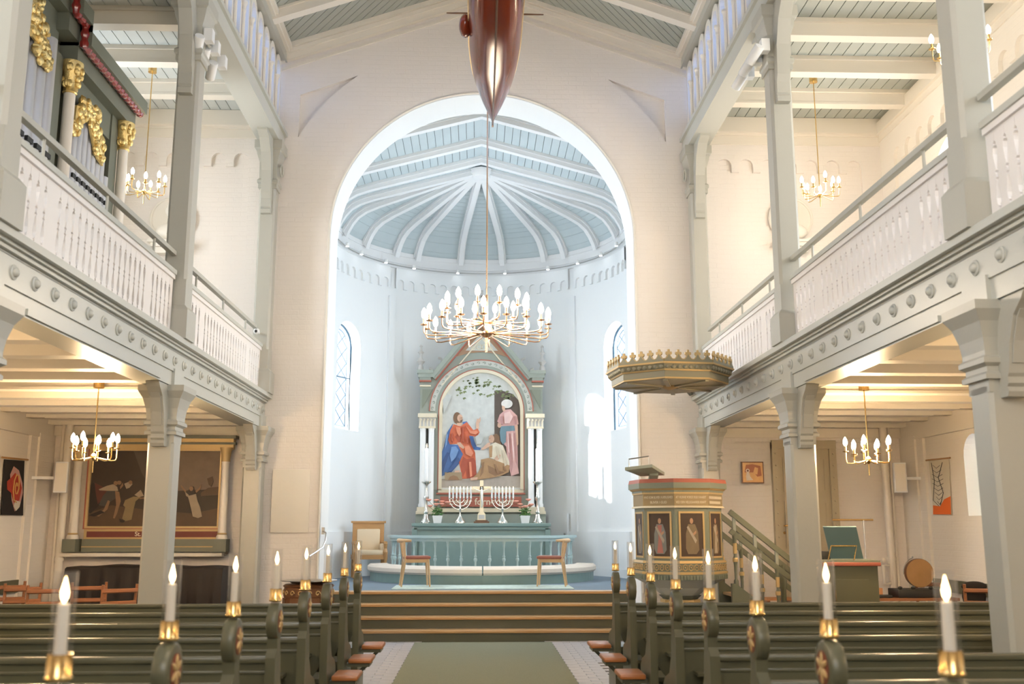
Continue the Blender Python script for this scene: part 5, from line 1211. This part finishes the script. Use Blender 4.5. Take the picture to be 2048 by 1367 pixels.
# ================================================================ pews and their candles
ROW = ['first', 'second', 'third', 'fourth', 'fifth', 'sixth', 'seventh', 'eighth']
mat('medallion_red', (.20, .045, .02), .4)
def pew(s, long_seat=True):
    t = thing('pew', '', 'pew'); x0 = 0.0; L = 4.55      # local: end panel at x=0, runs along s*x ; +y towards the altar
    r_ = .22; pts = [(s*(.03+r_), .40)] + [(s*(.03+r_-r_*math.sin(R(a))), .40+r_-r_*math.cos(R(a))) for a in range(10, 91, 10)] + [(s*.03, .84), (s*L, .84), (s*L, .40)]
    MB().prism(pts, -.012, .012, 'y').build('back_panel', 'pew_green', t)
    MB().bevbox(s*.03, s*L, -.035, .03, .825, .86, .008).build('top_rail', 'pew_green', t)
    MB().bevbox(s*.03, s*L, -.02, .0, .765, .785, .005).build('back_moulding', 'pew_green', t)
    MB().box(s*.03, s*(1.6 if not long_seat else L), .02, .40, .42, .45).build('seat', 'pew_green', t)
    MB().box(s*.05, s*1.6, .10, .14, .0, .42).build('seat_support', 'pew_green', t)
    MB().box(s*.10, s*L, -.16, -.01, .62, .64).build('book_ledge', 'pew_green', t)
    end = [(-.085, 0), (-.085, .86), (-.075, .885), (-.055, .882), (-.042, .905), (-.045, .965), (.045, .965), (.05, .90), (.07, .84), (.09, .72), (.17, .60), (.34, .55), (.40, .50), (.42, 0)]
    MB().prism(end, -.028, .028, 'x').build('end_panel', 'pew_green', t)
    md = MB().lathe([(.085, -.032), (.097, -.029), (.102, -.022), (.102, .022), (.097, .029), (.085, .032)], 28, (0, 0, 1.05), axis='x').build('medallion', 'pew_green', t)
    for sd in (-1, 1):
        MB().lathe([(.064, 0), (.064, .003)], 20, (sd*.0325-.0015, 0, 1.05), axis='x').build('red_disc', 'medallion_red', md)
        for k in range(6):
            a = R(90+60*k); M = Matrix.Translation((sd*.0355, .032*math.cos(a), 1.05+.032*math.sin(a))) @ Matrix.Rotation(a, 4, 'X')
            MB().ball((0, 0, 0), (.006, .030, .011), 8, 6).xf(M).build('petal', 'gold_paint', md)
    # folding seat on the aisle side
    MB().bevbox(-s*.05, -s*.25, .0, .34, .435, .475, .014).build('folding_seat', 'leather', t)
    MB().box(-s*.035, -s*.23, .03, .31, .405, .435).bar((-s*.20, .17, .41), (-s*.04, .17, .26), .035, .03).build('seat_bracket', 'pew_green', t)
    return t
def candle(label):
    t = thing('pew_candle', label, 'candle', group='candles on the pew ends')
    MB().lathe([(.010, .0), (.034, .006), (.038, .012), (.034, .018), (.034, .075), (.031, .075), (.030, .02)], 18).build('brass_cup', 'brass', t)
    MB().lathe([(.0315, .03), (.0315, .295), (.030, .295), (.030, .03)], 20).build('glass_chimney', 'clear_glass', t)
    MB().lathe([(.017, .02), (.0165, .205), (.012, .21), (.002, .211)], 14).build('candle', 'wax', t)
    MB().lathe([(.0015, .209), (.0095, .224), (.0115, .238), (.007, .258), (.0008, .282)], 10).build('flame', 'flame', t)
    return t
cand0 = None
for s, xe in ((-1, -1.145), (1, 1.34)):
    p_long, p_cut = pew(s), pew(s, False); used = {True: False, False: False}
    for k in range(8):
        y = 9.90-k; lng = k not in (0, 4)
        lab = 'grey-green pew with round end medallion, %s row from the steps, %s of the aisle' % (ROW[k], SIDE[s])
        src = p_long if lng else p_cut
        o = src if not used[lng] else dup(src); used[lng] = True
        o.location = (xe, y, 0); o['label'] = lab; o['group'] = 'grey-green nave pews'
        cl_ = 'lit white candle in glass on %s pew end from the steps, %s of aisle' % (ROW[k], SIDE[s])
        if cand0 is None: cand0 = candle(cl_); c = cand0
        else: c = dup(cand0, label=cl_)
        c.location = (xe, y, 1.155)

# ================================================================ left aisle end
YP = 14.44
lp = thing('framed_painting', 'large dark painting of many figures in a gilt architectural frame on the left end wall', 'painting', (0, 0, 0))
def c5(x, y): p = at_y(120+x/4.882, 850+y/4.882, YP-.06); return (p.x, p.z)
def b5(x0, x1, y0, y1, d0, d1, mn, name, par=None):
    a, b = c5(x0, y1), c5(x1, y0); return MB().box(a[0], b[0], YP-d1, YP-d0, a[1], b[1]).build(name, mn, par or lp)
sc = {k: P_(k, v) for k, v in dict(canvas=(.032, .020, .012), skyglow=(.15, .105, .07), skydark=(.06, .044, .034), earth=(.075, .042, .022), robe_y=(.22, .16, .075), robe_w=(.30, .235, .16), fleshd=(.22, .125, .065), shade=(.016, .010, .007), crimson=(.08, .022, .015), steelblue=(.05, .045, .04)).items()}
cv = b5(270, 1575, 250, 985, .02, .06, sc['canvas'], 'canvas')
figs = [('skyglow', [(1000, 250), (1575, 250), (1575, 620), (1150, 640), (900, 620), (850, 480)]), ('skydark', [(720, 250), (1000, 250), (880, 600), (800, 470)]), ('earth', [(270, 860), (500, 780), (900, 830), (1300, 860), (1575, 800), (1575, 985), (270, 985)]), ('shade', [(270, 600), (330, 560), (380, 640), (390, 780), (300, 860), (270, 850)]),
 ('crimson', [(340, 560), (420, 600), (460, 640), (400, 740), (370, 770), (350, 660)]), ('steelblue', [(470, 630), (560, 640), (580, 690), (500, 740), (440, 790), (380, 780), (420, 690)]), ('robe_w', [(380, 625), (460, 590), (520, 575), (560, 600), (570, 640), (480, 640), (390, 635)]), ('fleshd', ell(545, 565, 20, 22)), ('fleshd', [(540, 640), (580, 650), (595, 740), (560, 860), (535, 910), (520, 905), (550, 780)]), ('fleshd', [(470, 730), (490, 740), (465, 820), (430, 850), (380, 890), (360, 885), (430, 820)]), ('fleshd', ell(580, 560, 22, 20)), ('fleshd', [(590, 600), (615, 560), (620, 590), (590, 625)]), ('robe_w', [(630, 570), (690, 545), (710, 575), (680, 610), (650, 620)]), ('fleshd', ell(690, 558, 18, 20)),
 ('robe_y', [(640, 730), (720, 695), (790, 700), (740, 740), (725, 800), (700, 920), (640, 935), (610, 910), (640, 800), (620, 780)]), ('robe_w', [(730, 680), (790, 630), (820, 690), (770, 700)]), ('fleshd', [(780, 705), (850, 700), (850, 715), (780, 720)]), ('shade', [(580, 910), (640, 930), (620, 950), (590, 945)]), ('shade', [(280, 880), (400, 830), (440, 850), (340, 890)]),
 ('shade', [(1280, 590), (1310, 600), (1320, 660), (1290, 680), (1255, 640)]), ('fleshd', ell(1285, 618, 20, 24)), ('robe_w', [(1250, 690), (1330, 670), (1345, 740), (1370, 800), (1390, 890), (1350, 905), (1300, 890), (1285, 820), (1265, 740)]), ('robe_w', [(1225, 650), (1260, 680), (1255, 700), (1235, 690)]), ('fleshd', [(1185, 580), (1235, 640), (1225, 655), (1185, 600)]), ('fleshd', [(1325, 640), (1365, 610), (1385, 575), (1375, 625), (1335, 660)]), ('earth', [(1440, 520), (1490, 500), (1500, 550), (1480, 600), (1455, 580)]), ('earth', [(1380, 660), (1450, 610), (1555, 600), (1555, 680), (1380, 690)])]
m, nn = flat([(sc[a], b) for a, b in figs], YP-.062, c5, .0008); m.build('painted_figures', nn, cv)
a, b = c5(245, 1005), c5(1590, 235); a2, b2 = c5(270, 985), c5(1575, 252)
MB().prism([(a[0], a[1]), (b[0], a[1]), (b[0], b[1]), (a[0], b[1])], YP-.10, YP-.02, 'y', holes=[[(a2[0], a2[1]), (b2[0], a2[1]), (b2[0], b2[1]), (a2[0], b2[1])]]).build('gilt_frame', 'gold_paint', lp)
a3, b3 = c5(225, 1012), c5(1600, 225)
MB().prism([(a3[0], a3[1]), (b3[0], a3[1]), (b3[0], b3[1]), (a3[0], b3[1])], YP-.08, YP-.01, 'y', holes=[[(a[0], a[1]), (b[0], a[1]), (b[0], b[1]), (a[0], b[1])]]).build('red_frame', 'red_soft', lp)
tp = b5(230, 1570, 1010, 1110, .01, .07, 'gold_paint', 'title_board'); b5(262, 1540, 1035, 1092, .07, .078, 'red_paint', 'title_field', tp)
pt = c5(800, 1062); text('inscription', 'St. Stefanus', .085, (c5(735, 1062)[0], YP-.082, pt[1]), 'cream_gilt', tp, 0, .002, 'LEFT')
b5(215, 1590, 1110, 1180, .0, .09, 'organ_green', 'sill'); b5(215, 1560, 1180, 1190, .0, .10, 'gold_paint', 'gilt_line'); b5(215, 1560, 1190, 1235, .0, .10, 'organ_green', 'sill')
b5(150, 1720, 165, 185, .0, .10, 'organ_green', 'entablature'); b5(150, 1710, 130, 165, .0, .15, 'gold_paint', 'gilt_cornice'); b5(140, 1740, 105, 130, .0, .19, 'organ_green', 'cornice'); b5(150, 1700, 185, 230, .0, .09, 'gold_paint', 'architrave')
for x0, x1 in ((130, 215), (1570, 1655)):
    xm = (c5(x0, 600)[0]+c5(x1, 600)[0])/2; zb_, zt_ = c5(0, 1110)[1], c5(0, 215)[1]
    MB().lathe([(.08, zb_), (.08, zb_+.03), (.066, zb_+.06), (.06, zb_+.09), (.054, zt_-.22), (.06, zt_-.2)], 14, (xm, YP-.10, 0)).build('column', 'cream_paint', lp)
    MB().lathe([(.064, zb_+.055), (.07, zb_+.07), (.064, zb_+.085)], 14, (xm, YP-.10, 0)).build('gilt_ring', 'gold_paint', lp)
    MB().lathe([(.062, zt_-.2), (.066, zt_-.19), (.06, zt_-.17), (.075, zt_-.06), (.09, zt_-.01), (.09, zt_)], 12, (xm, YP-.10, 0)).build('gilt_capital', 'gold_paint', lp)
    MB().box(xm-.09, xm+.09, YP-.22, YP, c5(0, 1235)[1], zb_).build('pedestal', 'organ_green', lp)
lg = tag(MB().box(c5(110, 0)[0], c5(1660, 0)[0], YP-.16, YP+.0, c5(0, 1280)[1], c5(0, 1245)[1]).build('wall_shelf', 'cream_paint'), 'long cream ledge on the wall beneath the large dark painting', 'shelf')
# cloth-covered piano
pn_ = thing('covered_piano', 'long low piano hidden under a dark brown dust cover below the large painting', 'piano', (0, 0, 0))
px0, px1 = at_y(146, 1150, 13.95).x, -3.36; zt = at_y(300, 1129, 13.9).z
cl = MB(); nx, vs, fs = 60, [], []
prof = [(13.62, .22), (13.63, .5), (13.62, .8), (13.66, zt-.02), (13.72, zt), (14.22, zt), (14.28, zt-.03), (14.30, .3)]
for i in range(nx+1):
    x_ = px0+(px1-px0)*i/nx; dz = -.008*math.sin(i*.32)-.0008*abs(i-24)
    for j, (y_, z_) in enumerate(prof):
        wv = (.035*math.sin(i*.9)+.02*math.sin(i*2.1+1))*(1-z_/zt) if j < 4 else 0
        vs.append((x_, y_-wv, z_+(dz if z_ > .85 else (.03*math.sin(i*.7) if j == 0 else 0))))
K = len(prof); fs = [(i*K+j, (i+1)*K+j, (i+1)*K+j+1, i*K+j+1) for i in range(nx) for j in range(K-1)] + [tuple(range(K)), tuple(nx*K+j for j in range(K))]
cl.add(vs, fs, 0, True).build('dust_cover', 'cloth_dark', pn_)
for x_ in (px0+.15, px1-.15):
    for y_ in (13.75, 14.2): MB().lathe([(.035, 0), (.045, .05), (.03, .1), (.045, .35)], 10, (x_, y_, 0)).build('leg', 'walnut', pn_)
# ladder-back chairs
def ladder(label):
    t = thing('ladder_back_chair', label, 'chair', group='brown ladder-back chairs')
    for sx_ in (-1, 1):
        MB().tube([(sx_*.19, -.19, 0), (sx_*.19, -.19, .44)], .018, 8).build('leg', 'chair_brown', t)
        MB().tube([(sx_*.18, .19, 0), (sx_*.18, .19, .44), (sx_*.19, .27, .93)], [.016, .02, .017], 8).build('leg', 'chair_brown', t)
    for z in (.58, .72, .86): MB().tube([(-.19, .205+(z-.44)*.15, z), (-.1, .235+(z-.44)*.15, z), (.1, .235+(z-.44)*.15, z), (.19, .205+(z-.44)*.15, z)], [.026]*4, 6, flat=1.0).build('back_slat', 'chair_brown', t)
    MB().bevbox(-.21, .21, -.21, .20, .42, .455, .012).build('seat', 'chair_brown', t)
    for z in (.18,): MB().tube([(-.19, -.19, z), (.19, -.19, z)], .011, 6).tube([(-.185, 0, z-.04), (.185, 0, z-.04)], .01, 6).build('stretcher', 'chair_brown', t)
    return t
lad = None
spots = [(5, 12.95, 20, 'at the far left, mostly cut by the picture edge'), (44, 12.55, 25, 'second from the left picture edge'), (92, 12.15, 22, 'third from the left picture edge'), (182, 12.75, 15, 'left of the two before the covered piano'), (226, 12.2, 35, 'right of the two before the covered piano'),
         (1880, 13.2, -25, 'beside the round drum under the right wall'), (1960, 11.9, -20, 'half hidden behind the near right column')]
for px_, Y_, rz_, wh in spots:
    lb = 'brown wooden ladder-back chair ' + wh
    x_ = max(-5.8, min(5.93, at_y(px_, 1185, Y_).x))
    if lad is None: lad = ladder(lb); o = lad
    else: o = dup(lad, label=lb)
    o.location = (x_, Y_, 0); o.rotation_euler = (0, 0, R(rz_+180))
# wall hanging left
XL = sx(-1, AW)-(-.004)
hg = thing('wall_hanging', 'black textile hanging with a red and yellow spiral flower on the left wall', 'wall hanging', (0, 0, 0))
def hx(px_, py_): p = at_x(px_, py_, XL+.03); return (p.y, p.z)
mat('textile_black', (.012, .010, .010), .9); mat('textile_red', (.42, .05, .03), .85, noise=.3, nscale=20); mat('textile_gold', (.62, .36, .12), .85); mat('textile_rose', (.55, .30, .26), .85); mat('textile_ivory', (.66, .60, .48), .85)
MB().prism([hx(11, 918), hx(50, 921), hx(49, 945), hx(47, 1030), hx(4, 1029)], XL+.01, XL+.025, 'x').build('cloth', 'textile_black', hg)
c0 = hx(30, 972)
def petal(L, x, mn, name): MB().prism([hx(*p) for p in L], x, x+.004, 'x').build(name, mn, hg)
petal([(28, 932), (38, 940), (45, 965), (46, 985), (40, 1010), (30, 1022), (24, 1000), (22, 970), (21, 948)], XL+.0255, 'textile_rose', 'applique'); petal([(14, 962), (22, 955), (30, 945), (38, 955), (43, 975), (38, 1000), (28, 1005), (22, 985), (14, 978)], XL+.030, 'textile_red', 'applique')
petal([(30, 1000), (40, 1003), (38, 1013), (31, 1021), (26, 1012)], XL+.0345, 'textile_ivory', 'applique')
MB().tube([(XL+.04, hx(32, 972)[0]+(.018+.013*k)*math.cos(k*.75)*.5, hx(32, 972)[1]+(.018+.013*k)*math.sin(k*.75)) for k in range(16)], .009, 5).build('spiral', 'textile_gold', hg)
MB().tube([(XL+.03, hx(4, 914)[0], hx(4, 914)[1]), (XL+.03, hx(56, 919)[0], hx(56, 919)[1])], .012, 6).build('hanging_rod', 'oak', hg)
# right hanging
XR = sx(1, AW)
hg2 = thing('wall_hanging', 'white fish-patterned hanging with orange lower corner on the right wall', 'wall hanging', (0, 0, 0))
def hy(px_, py_): p = at_x(px_, py_, XR-.03); return (p.y, p.z)
MB().prism([hy(1856, 921), hy(1896, 918), hy(1901, 1028), hy(1866, 1028)], XR-.022, XR-.012, 'x').build('cloth', 'textile_ivory', hg2)
MB().prism([hy(1866, 1010), hy(1880, 1012), hy(1888, 998), (hy(1900, 992)), hy(1901, 1028), hy(1866, 1028)], XR-.029, XR-.0225, 'x').build('orange_corner', 'orange', hg2)
for k in range(9):
    y_ = 930+k*9; w = 7+4*math.sin(k*.5); MB().tube([(XR-.026, *hy(1872-w+k*.8, y_)), (XR-.026, *hy(1872+k*.8, y_+6)), (XR-.026, *hy(1872+w+k*.8, y_))], .003, 4).build('stitched_scale', 'black', hg2)
MB().tube([(XR-.026, *hy(1862, 925)), (XR-.026, *hy(1868, 960)), (XR-.026, *hy(1866, 1000)), (XR-.026, *hy(1878, 1012))], .004, 4).tube([(XR-.026, *hy(1884, 924)), (XR-.026, *hy(1876, 955)), (XR-.026, *hy(1886, 985)), (XR-.026, *hy(1880, 1010))], .004, 4).build('stitched_outline', 'black', hg2)
MB().tube([(XR-.03, *hy(1852, 920)), (XR-.03, *hy(1900, 915))], .011, 6).build('hanging_rod', 'oak', hg2)
# loudspeakers and heating pipes
for px_, s, w in ((120, -1, 'left'), (1802, 1, 'right')):
    p0 = at_y(px_, 985, 13.95)
    t = thing('loudspeaker', 'slim white column loudspeaker on the %s end wall under the gallery' % w, 'loudspeaker', (p0.x, 13.95, p0.z), R(s*-15))
    MB().bevbox(-.085, .085, -.06, .06, 0, .42, .01).build('cabinet', 'white', t); MB().box(-.07, .07, -.066, -.058, .02, .40).build('grille', 'cream_paint', t); MB().box(s*.05, s*(.40 if s > 0 else .37), .0, .03, .18, .22).build('mount', 'white', t)
for px_, s, w in ((138, -1, 'left'), (1766, 1, 'right')):
    xx = at_y(px_, 900, 14.38).x; t = thing('heating_pipe', 'pair of cream heating pipes rising in the %s corner under the gallery' % w, 'pipe', (xx, 14.34, 0))
    MB().lathe([(.055, 0), (.055, 3.0)], 14).build('pipe', 'cream_paint', t); MB().lathe([(.025, 0), (.025, 3.0)], 10, (s*.09, .03, 0)).build('pipe', 'cream_paint', t)
    for zc_ in (1.12, 2.7): MB().lathe([(.065, zc_), (.065, zc_+.045)], 14).build('collar', 'cream_paint', t)
    if s > 0: MB().tube([(-.05, -.03, 1.05), (-.14, -.05, 1.05), (-.14, -.05, .80), (-.05, -.03, .80)], .022, 8).ball((-.14, -.05, 1.12), .035, 8, 6).build('valve', 'cream_paint', t)
# icon beside the door
ic = thing('icon_painting', 'small gilt icon painting on the right end wall beside the olive door', 'painting', (0, 0, 0))
ia, ib = at_y(1483, 966, 14.45), at_y(1525, 923, 14.45)
MB().box(ia.x, ib.x, 14.41, 14.45, ia.z, ib.z).build('panel', 'walnut', ic)
mat('icon_gold', (.62, .36, .16), .4, .3, noise=.2, nscale=14)
MB().box(ia.x+.015, ib.x-.015, 14.406, 14.412, ia.z+.015, ib.z-.015).build('gilt_field', 'icon_gold', ic)
icx, icz = ia.x, ia.z; W_, H_ = ib.x-ia.x, ib.z-ia.z
m, nn = flat([(P_('icon_red', (.33, .12, .06)), [(.12, .5), (.2, .85), (.5, .88), (.85, .8), (.9, .35), (.7, .3), (.55, .5)]), ('icon_gold', [(.5, .45), (.6, .75), (.75, .7), (.7, .4)]), (P_('icon_white', (.70, .62, .52)), ell(.27, .58, .09, .09)), ('paint_icon_white', [(.22, .52), (.32, .52), (.38, .3), (.5, .15), (.2, .12), (.18, .3)]), (P_('icon_brown', (.14, .06, .03)), ell(.27, .58, .045, .05))], 14.406, lambda a, b: (icx+a*W_, icz+b*H_), .0008); m.build('painted_figure', nn, ic)
# ================================================================ right aisle furniture
YC = 10.85; ca, cb = at_y(1646, 1120, YC), at_y(1758, 1120, YC)
cbn = thing('lectern_cabinet', 'tall grey-green cabinet with red-edged top in the right aisle behind the column', 'cabinet', ((ca.x+cb.x)/2, YC+.3, 0), R(-4)); w2 = (cb.x-ca.x)/2; zt = ca.z
MB().box(-w2, w2, -.28, .28, 0, zt-.06).build('body', 'pew_green', cbn); MB().bevbox(-w2-.03, w2+.03, -.31, .31, zt-.06, zt-.02, .006).build('red_edge', 'red_soft', cbn); MB().box(-w2-.025, w2+.025, -.305, .305, zt-.02, zt).build('top', 'pulpit_green', cbn)
dr = MB().prism([(-.17, .35), (.20, .35), (.20, zt-.2), (-.17, zt-.2)], -.295, -.28, 'y').build('door', 'pew_green', cbn); MB().box(-.165, -.155, -.303, -.295, .8, .92).build('keyhole_plate', 'brass', dr)
mat('music_blue', (.17, .27, .29), .4)
ms = thing('music_rest', 'slanted blue-green music rest on metal struts standing on the tall cabinet', 'music stand', (cbn.location.x, cbn.location.y, zt+.001))
MB().add([(-.14, -.08, .01), (.22, -.08, .01), (.08, -.30, .35), (-.28, -.30, .35), (-.14, -.06, .02), (.22, -.06, .02), (.08, -.28, .36), (-.28, -.28, .36)], [(0,1,2,3), (7,6,5,4), (0,4,5,1), (1,5,6,2), (2,6,7,3), (3,7,4,0)]).build('board', 'music_blue', ms)
MB().tube([(-.24, -.28, .0), (-.18, -.22, .15), (.10, -.22, .15), (.04, -.28, .0)], .008, 6).build('strut', 'brass', ms)
tb = thing('microphone_stand', 'thin metal stand with horizontal bar behind the tall cabinet', 'stand', (at_y(1727, 1040, 11.75).x, 11.75, 0))
h_ = at_y(1727, 1039, 11.75).z; MB().lathe([(.14, 0), (.14, .02), (.02, .04), (.009, .06), (.009, h_)], 12).build('pole', 'steel', tb)
MB().tube([(at_y(1665, 1039, 11.75).x-tb.location.x, 0, h_), (at_y(1746, 1039, 11.75).x-tb.location.x, 0, h_)], .011, 6).build('crossbar', 'brass', tb)
tag(MB().bevbox(-.05, .05, -.05, .05, 0, .09, .006).build('small_speaker', 'black', None, (at_y(1636, 1110, YC+.4).x+.06, YC+.36, zt)), 'small black box lying on top of the tall cabinet', 'box')
tbl = thing('side_table', 'low brown wooden table in the right aisle beside the tall cabinet', 'table', (5.0, 12.55, 0))
MB().box(-.36, .85, -.25, .25, .70, .735).build('top', 'chair_brown', tbl)
for x_ in (-.32, .80):
    for y_ in (-.21, .21): MB().box(x_-.025, x_+.025, y_-.025, y_+.025, 0, .70).build('leg', 'chair_brown', tbl)
cs = thing('drum_case', 'dark open case on the low brown table', 'case', (5.42, 12.5, .735)); MB().bevbox(-.30, .30, -.17, .17, 0, .10, .012).build('body', 'black', cs)
for x_ in (-.26, -.1, .12, .26): MB().ball((x_, -.12, .115), (.03, .02, .02), 8, 5).build('clasp', 'black', cs)
dm = at_y(1835, 1155, 12.6); dr_ = thing('frame_drum', 'round tan frame drum standing upright on the dark case', 'drum', (dm.x, 12.55, .845))
rr = .175; MB().lathe([(rr-.012, -.03), (rr, -.03), (rr, .03), (rr-.012, .03)], 28, (0, 0, rr), axis='y').build('frame', 'walnut', dr_); MB().lathe([(.01, -.034), (rr-.004, -.032), (rr-.004, -.027), (.01, -.025)], 28, (0, 0, rr), axis='y').build('drumhead', 'skin_drum', dr_)
MB().tube([((rr+.02)*math.cos(R(a)), .0, rr+(rr+.02)*math.sin(R(a))) for a in range(110, 200, 15)], .006, 5).ball(((rr+.02)*math.cos(R(110)), 0, rr+(rr+.02)*math.sin(R(110))+.01), .012, 6, 5).build('carrying_loop', 'steel', dr_)
bx = thing('cardboard_box', 'stepped stack of brown cardboard on the low table by the pipes', 'box', (4.85, 12.7, .735)); MB().box(-.18, .18, -.1, .1, 0, .10).box(-.18, .02, -.1, .1, .10, .20).build('box', 'terracotta', bx)
bk_ = thing('book', 'black book lying on the low table before the cardboard', 'book', (4.95, 12.42, .735)); MB().bevbox(-.10, .10, -.07, .07, 0, .03, .004).build('cover', 'black', bk_); MB().box(-.16, -.10, -.06, .06, 0, .025).build('pages', 'white', bk_)
stl = thing('step_stool', 'small brown wooden step stool before the olive door', 'stool', (at_y(1560, 1185, 13.9).x, 14.0, 0)); MB().box(-.2, .2, -.15, .15, .60, .63).build('top', 'terracotta', stl)
for x_ in (-.17, .17): MB().box(x_-.02, x_+.02, -.14, .14, 0, .60).build('side', 'chair_brown', stl)
ct = thing('coat', 'dark folded coat lying over the chair behind the near right column', 'coat', (5.95, 12.12, .862)); 
m = MB(); m.ball((0, 0, .02), (.16, .07, .06), 14, 8); m.ball((.02, .06, -.1), (.15, .03, .16), 14, 8); m.build('cloth', 'textile_black', ct)
# ================================================================ busts on the gallery end walls
for s, px_, py_ in ((-1, 345, 437), (1, 1582, 437)):
    p = at_y(px_, py_, 14.45); t = thing('relief_bust', 'pale stone bust in a round wreath on a console, end wall of the %s gallery' % SIDE[s], 'bust', (p.x, 14.475, p.z))
    MB().lathe([(.01, -.012), (.31, -.012), (.31, -.0), (.01, .0)], 32, axis='y').build('disc', 'cream_paint', t)
    MB().tube([(.325*math.cos(2*PI*i/32), -.01, .325*math.sin(2*PI*i/32)) for i in range(32)], .022, 6, closed=True).build('wreath', 'plaster_cream', t)
    b = MB(); b.ball((0, -.09, .10), (.085, .09, .115), 14, 10); b.tube([(0, -.08, -.02), (0, -.07, -.12)], [.05, .06], 10); b.ball((0, -.08, -.22), (.22, .08, .13), 16, 10); b.ball((0, -.17, .08), (.016, .02, .025), 6, 5); b.ball((0, -.06, .14), (.095, .08, .09), 12, 8); b.tube([(-.12, -.11, -.15), (0, -.15, -.30), (.12, -.11, -.15)], .02, 6); b.build('bust', 'cream_paint', t)
    MB().box(-.30, .30, -.18, -.0, -.40, -.36).box(-.26, .26, -.15, 0, -.46, -.40).prism([(-.24, -.46), (.24, -.46), (.2, -.55), (-.2, -.55)], -.12, 0, 'y').build('console', 'plaster_cream', t)
sc_ = thing('security_camera', 'small white security camera at the chancel end of the left gallery rail', 'camera', (at_y(513, 662, 13.98).x, 13.98, at_y(513, 662, 13.98).z))
MB().ball((0, 0, 0), .045, 12, 8).build('housing', 'white', sc_); MB().ball((0, -.032, -.005), .022, 10, 6).build('lens', 'black', sc_); MB().box(-.015, .015, 0, .16, -.01, .02).build('mount', 'white', sc_)
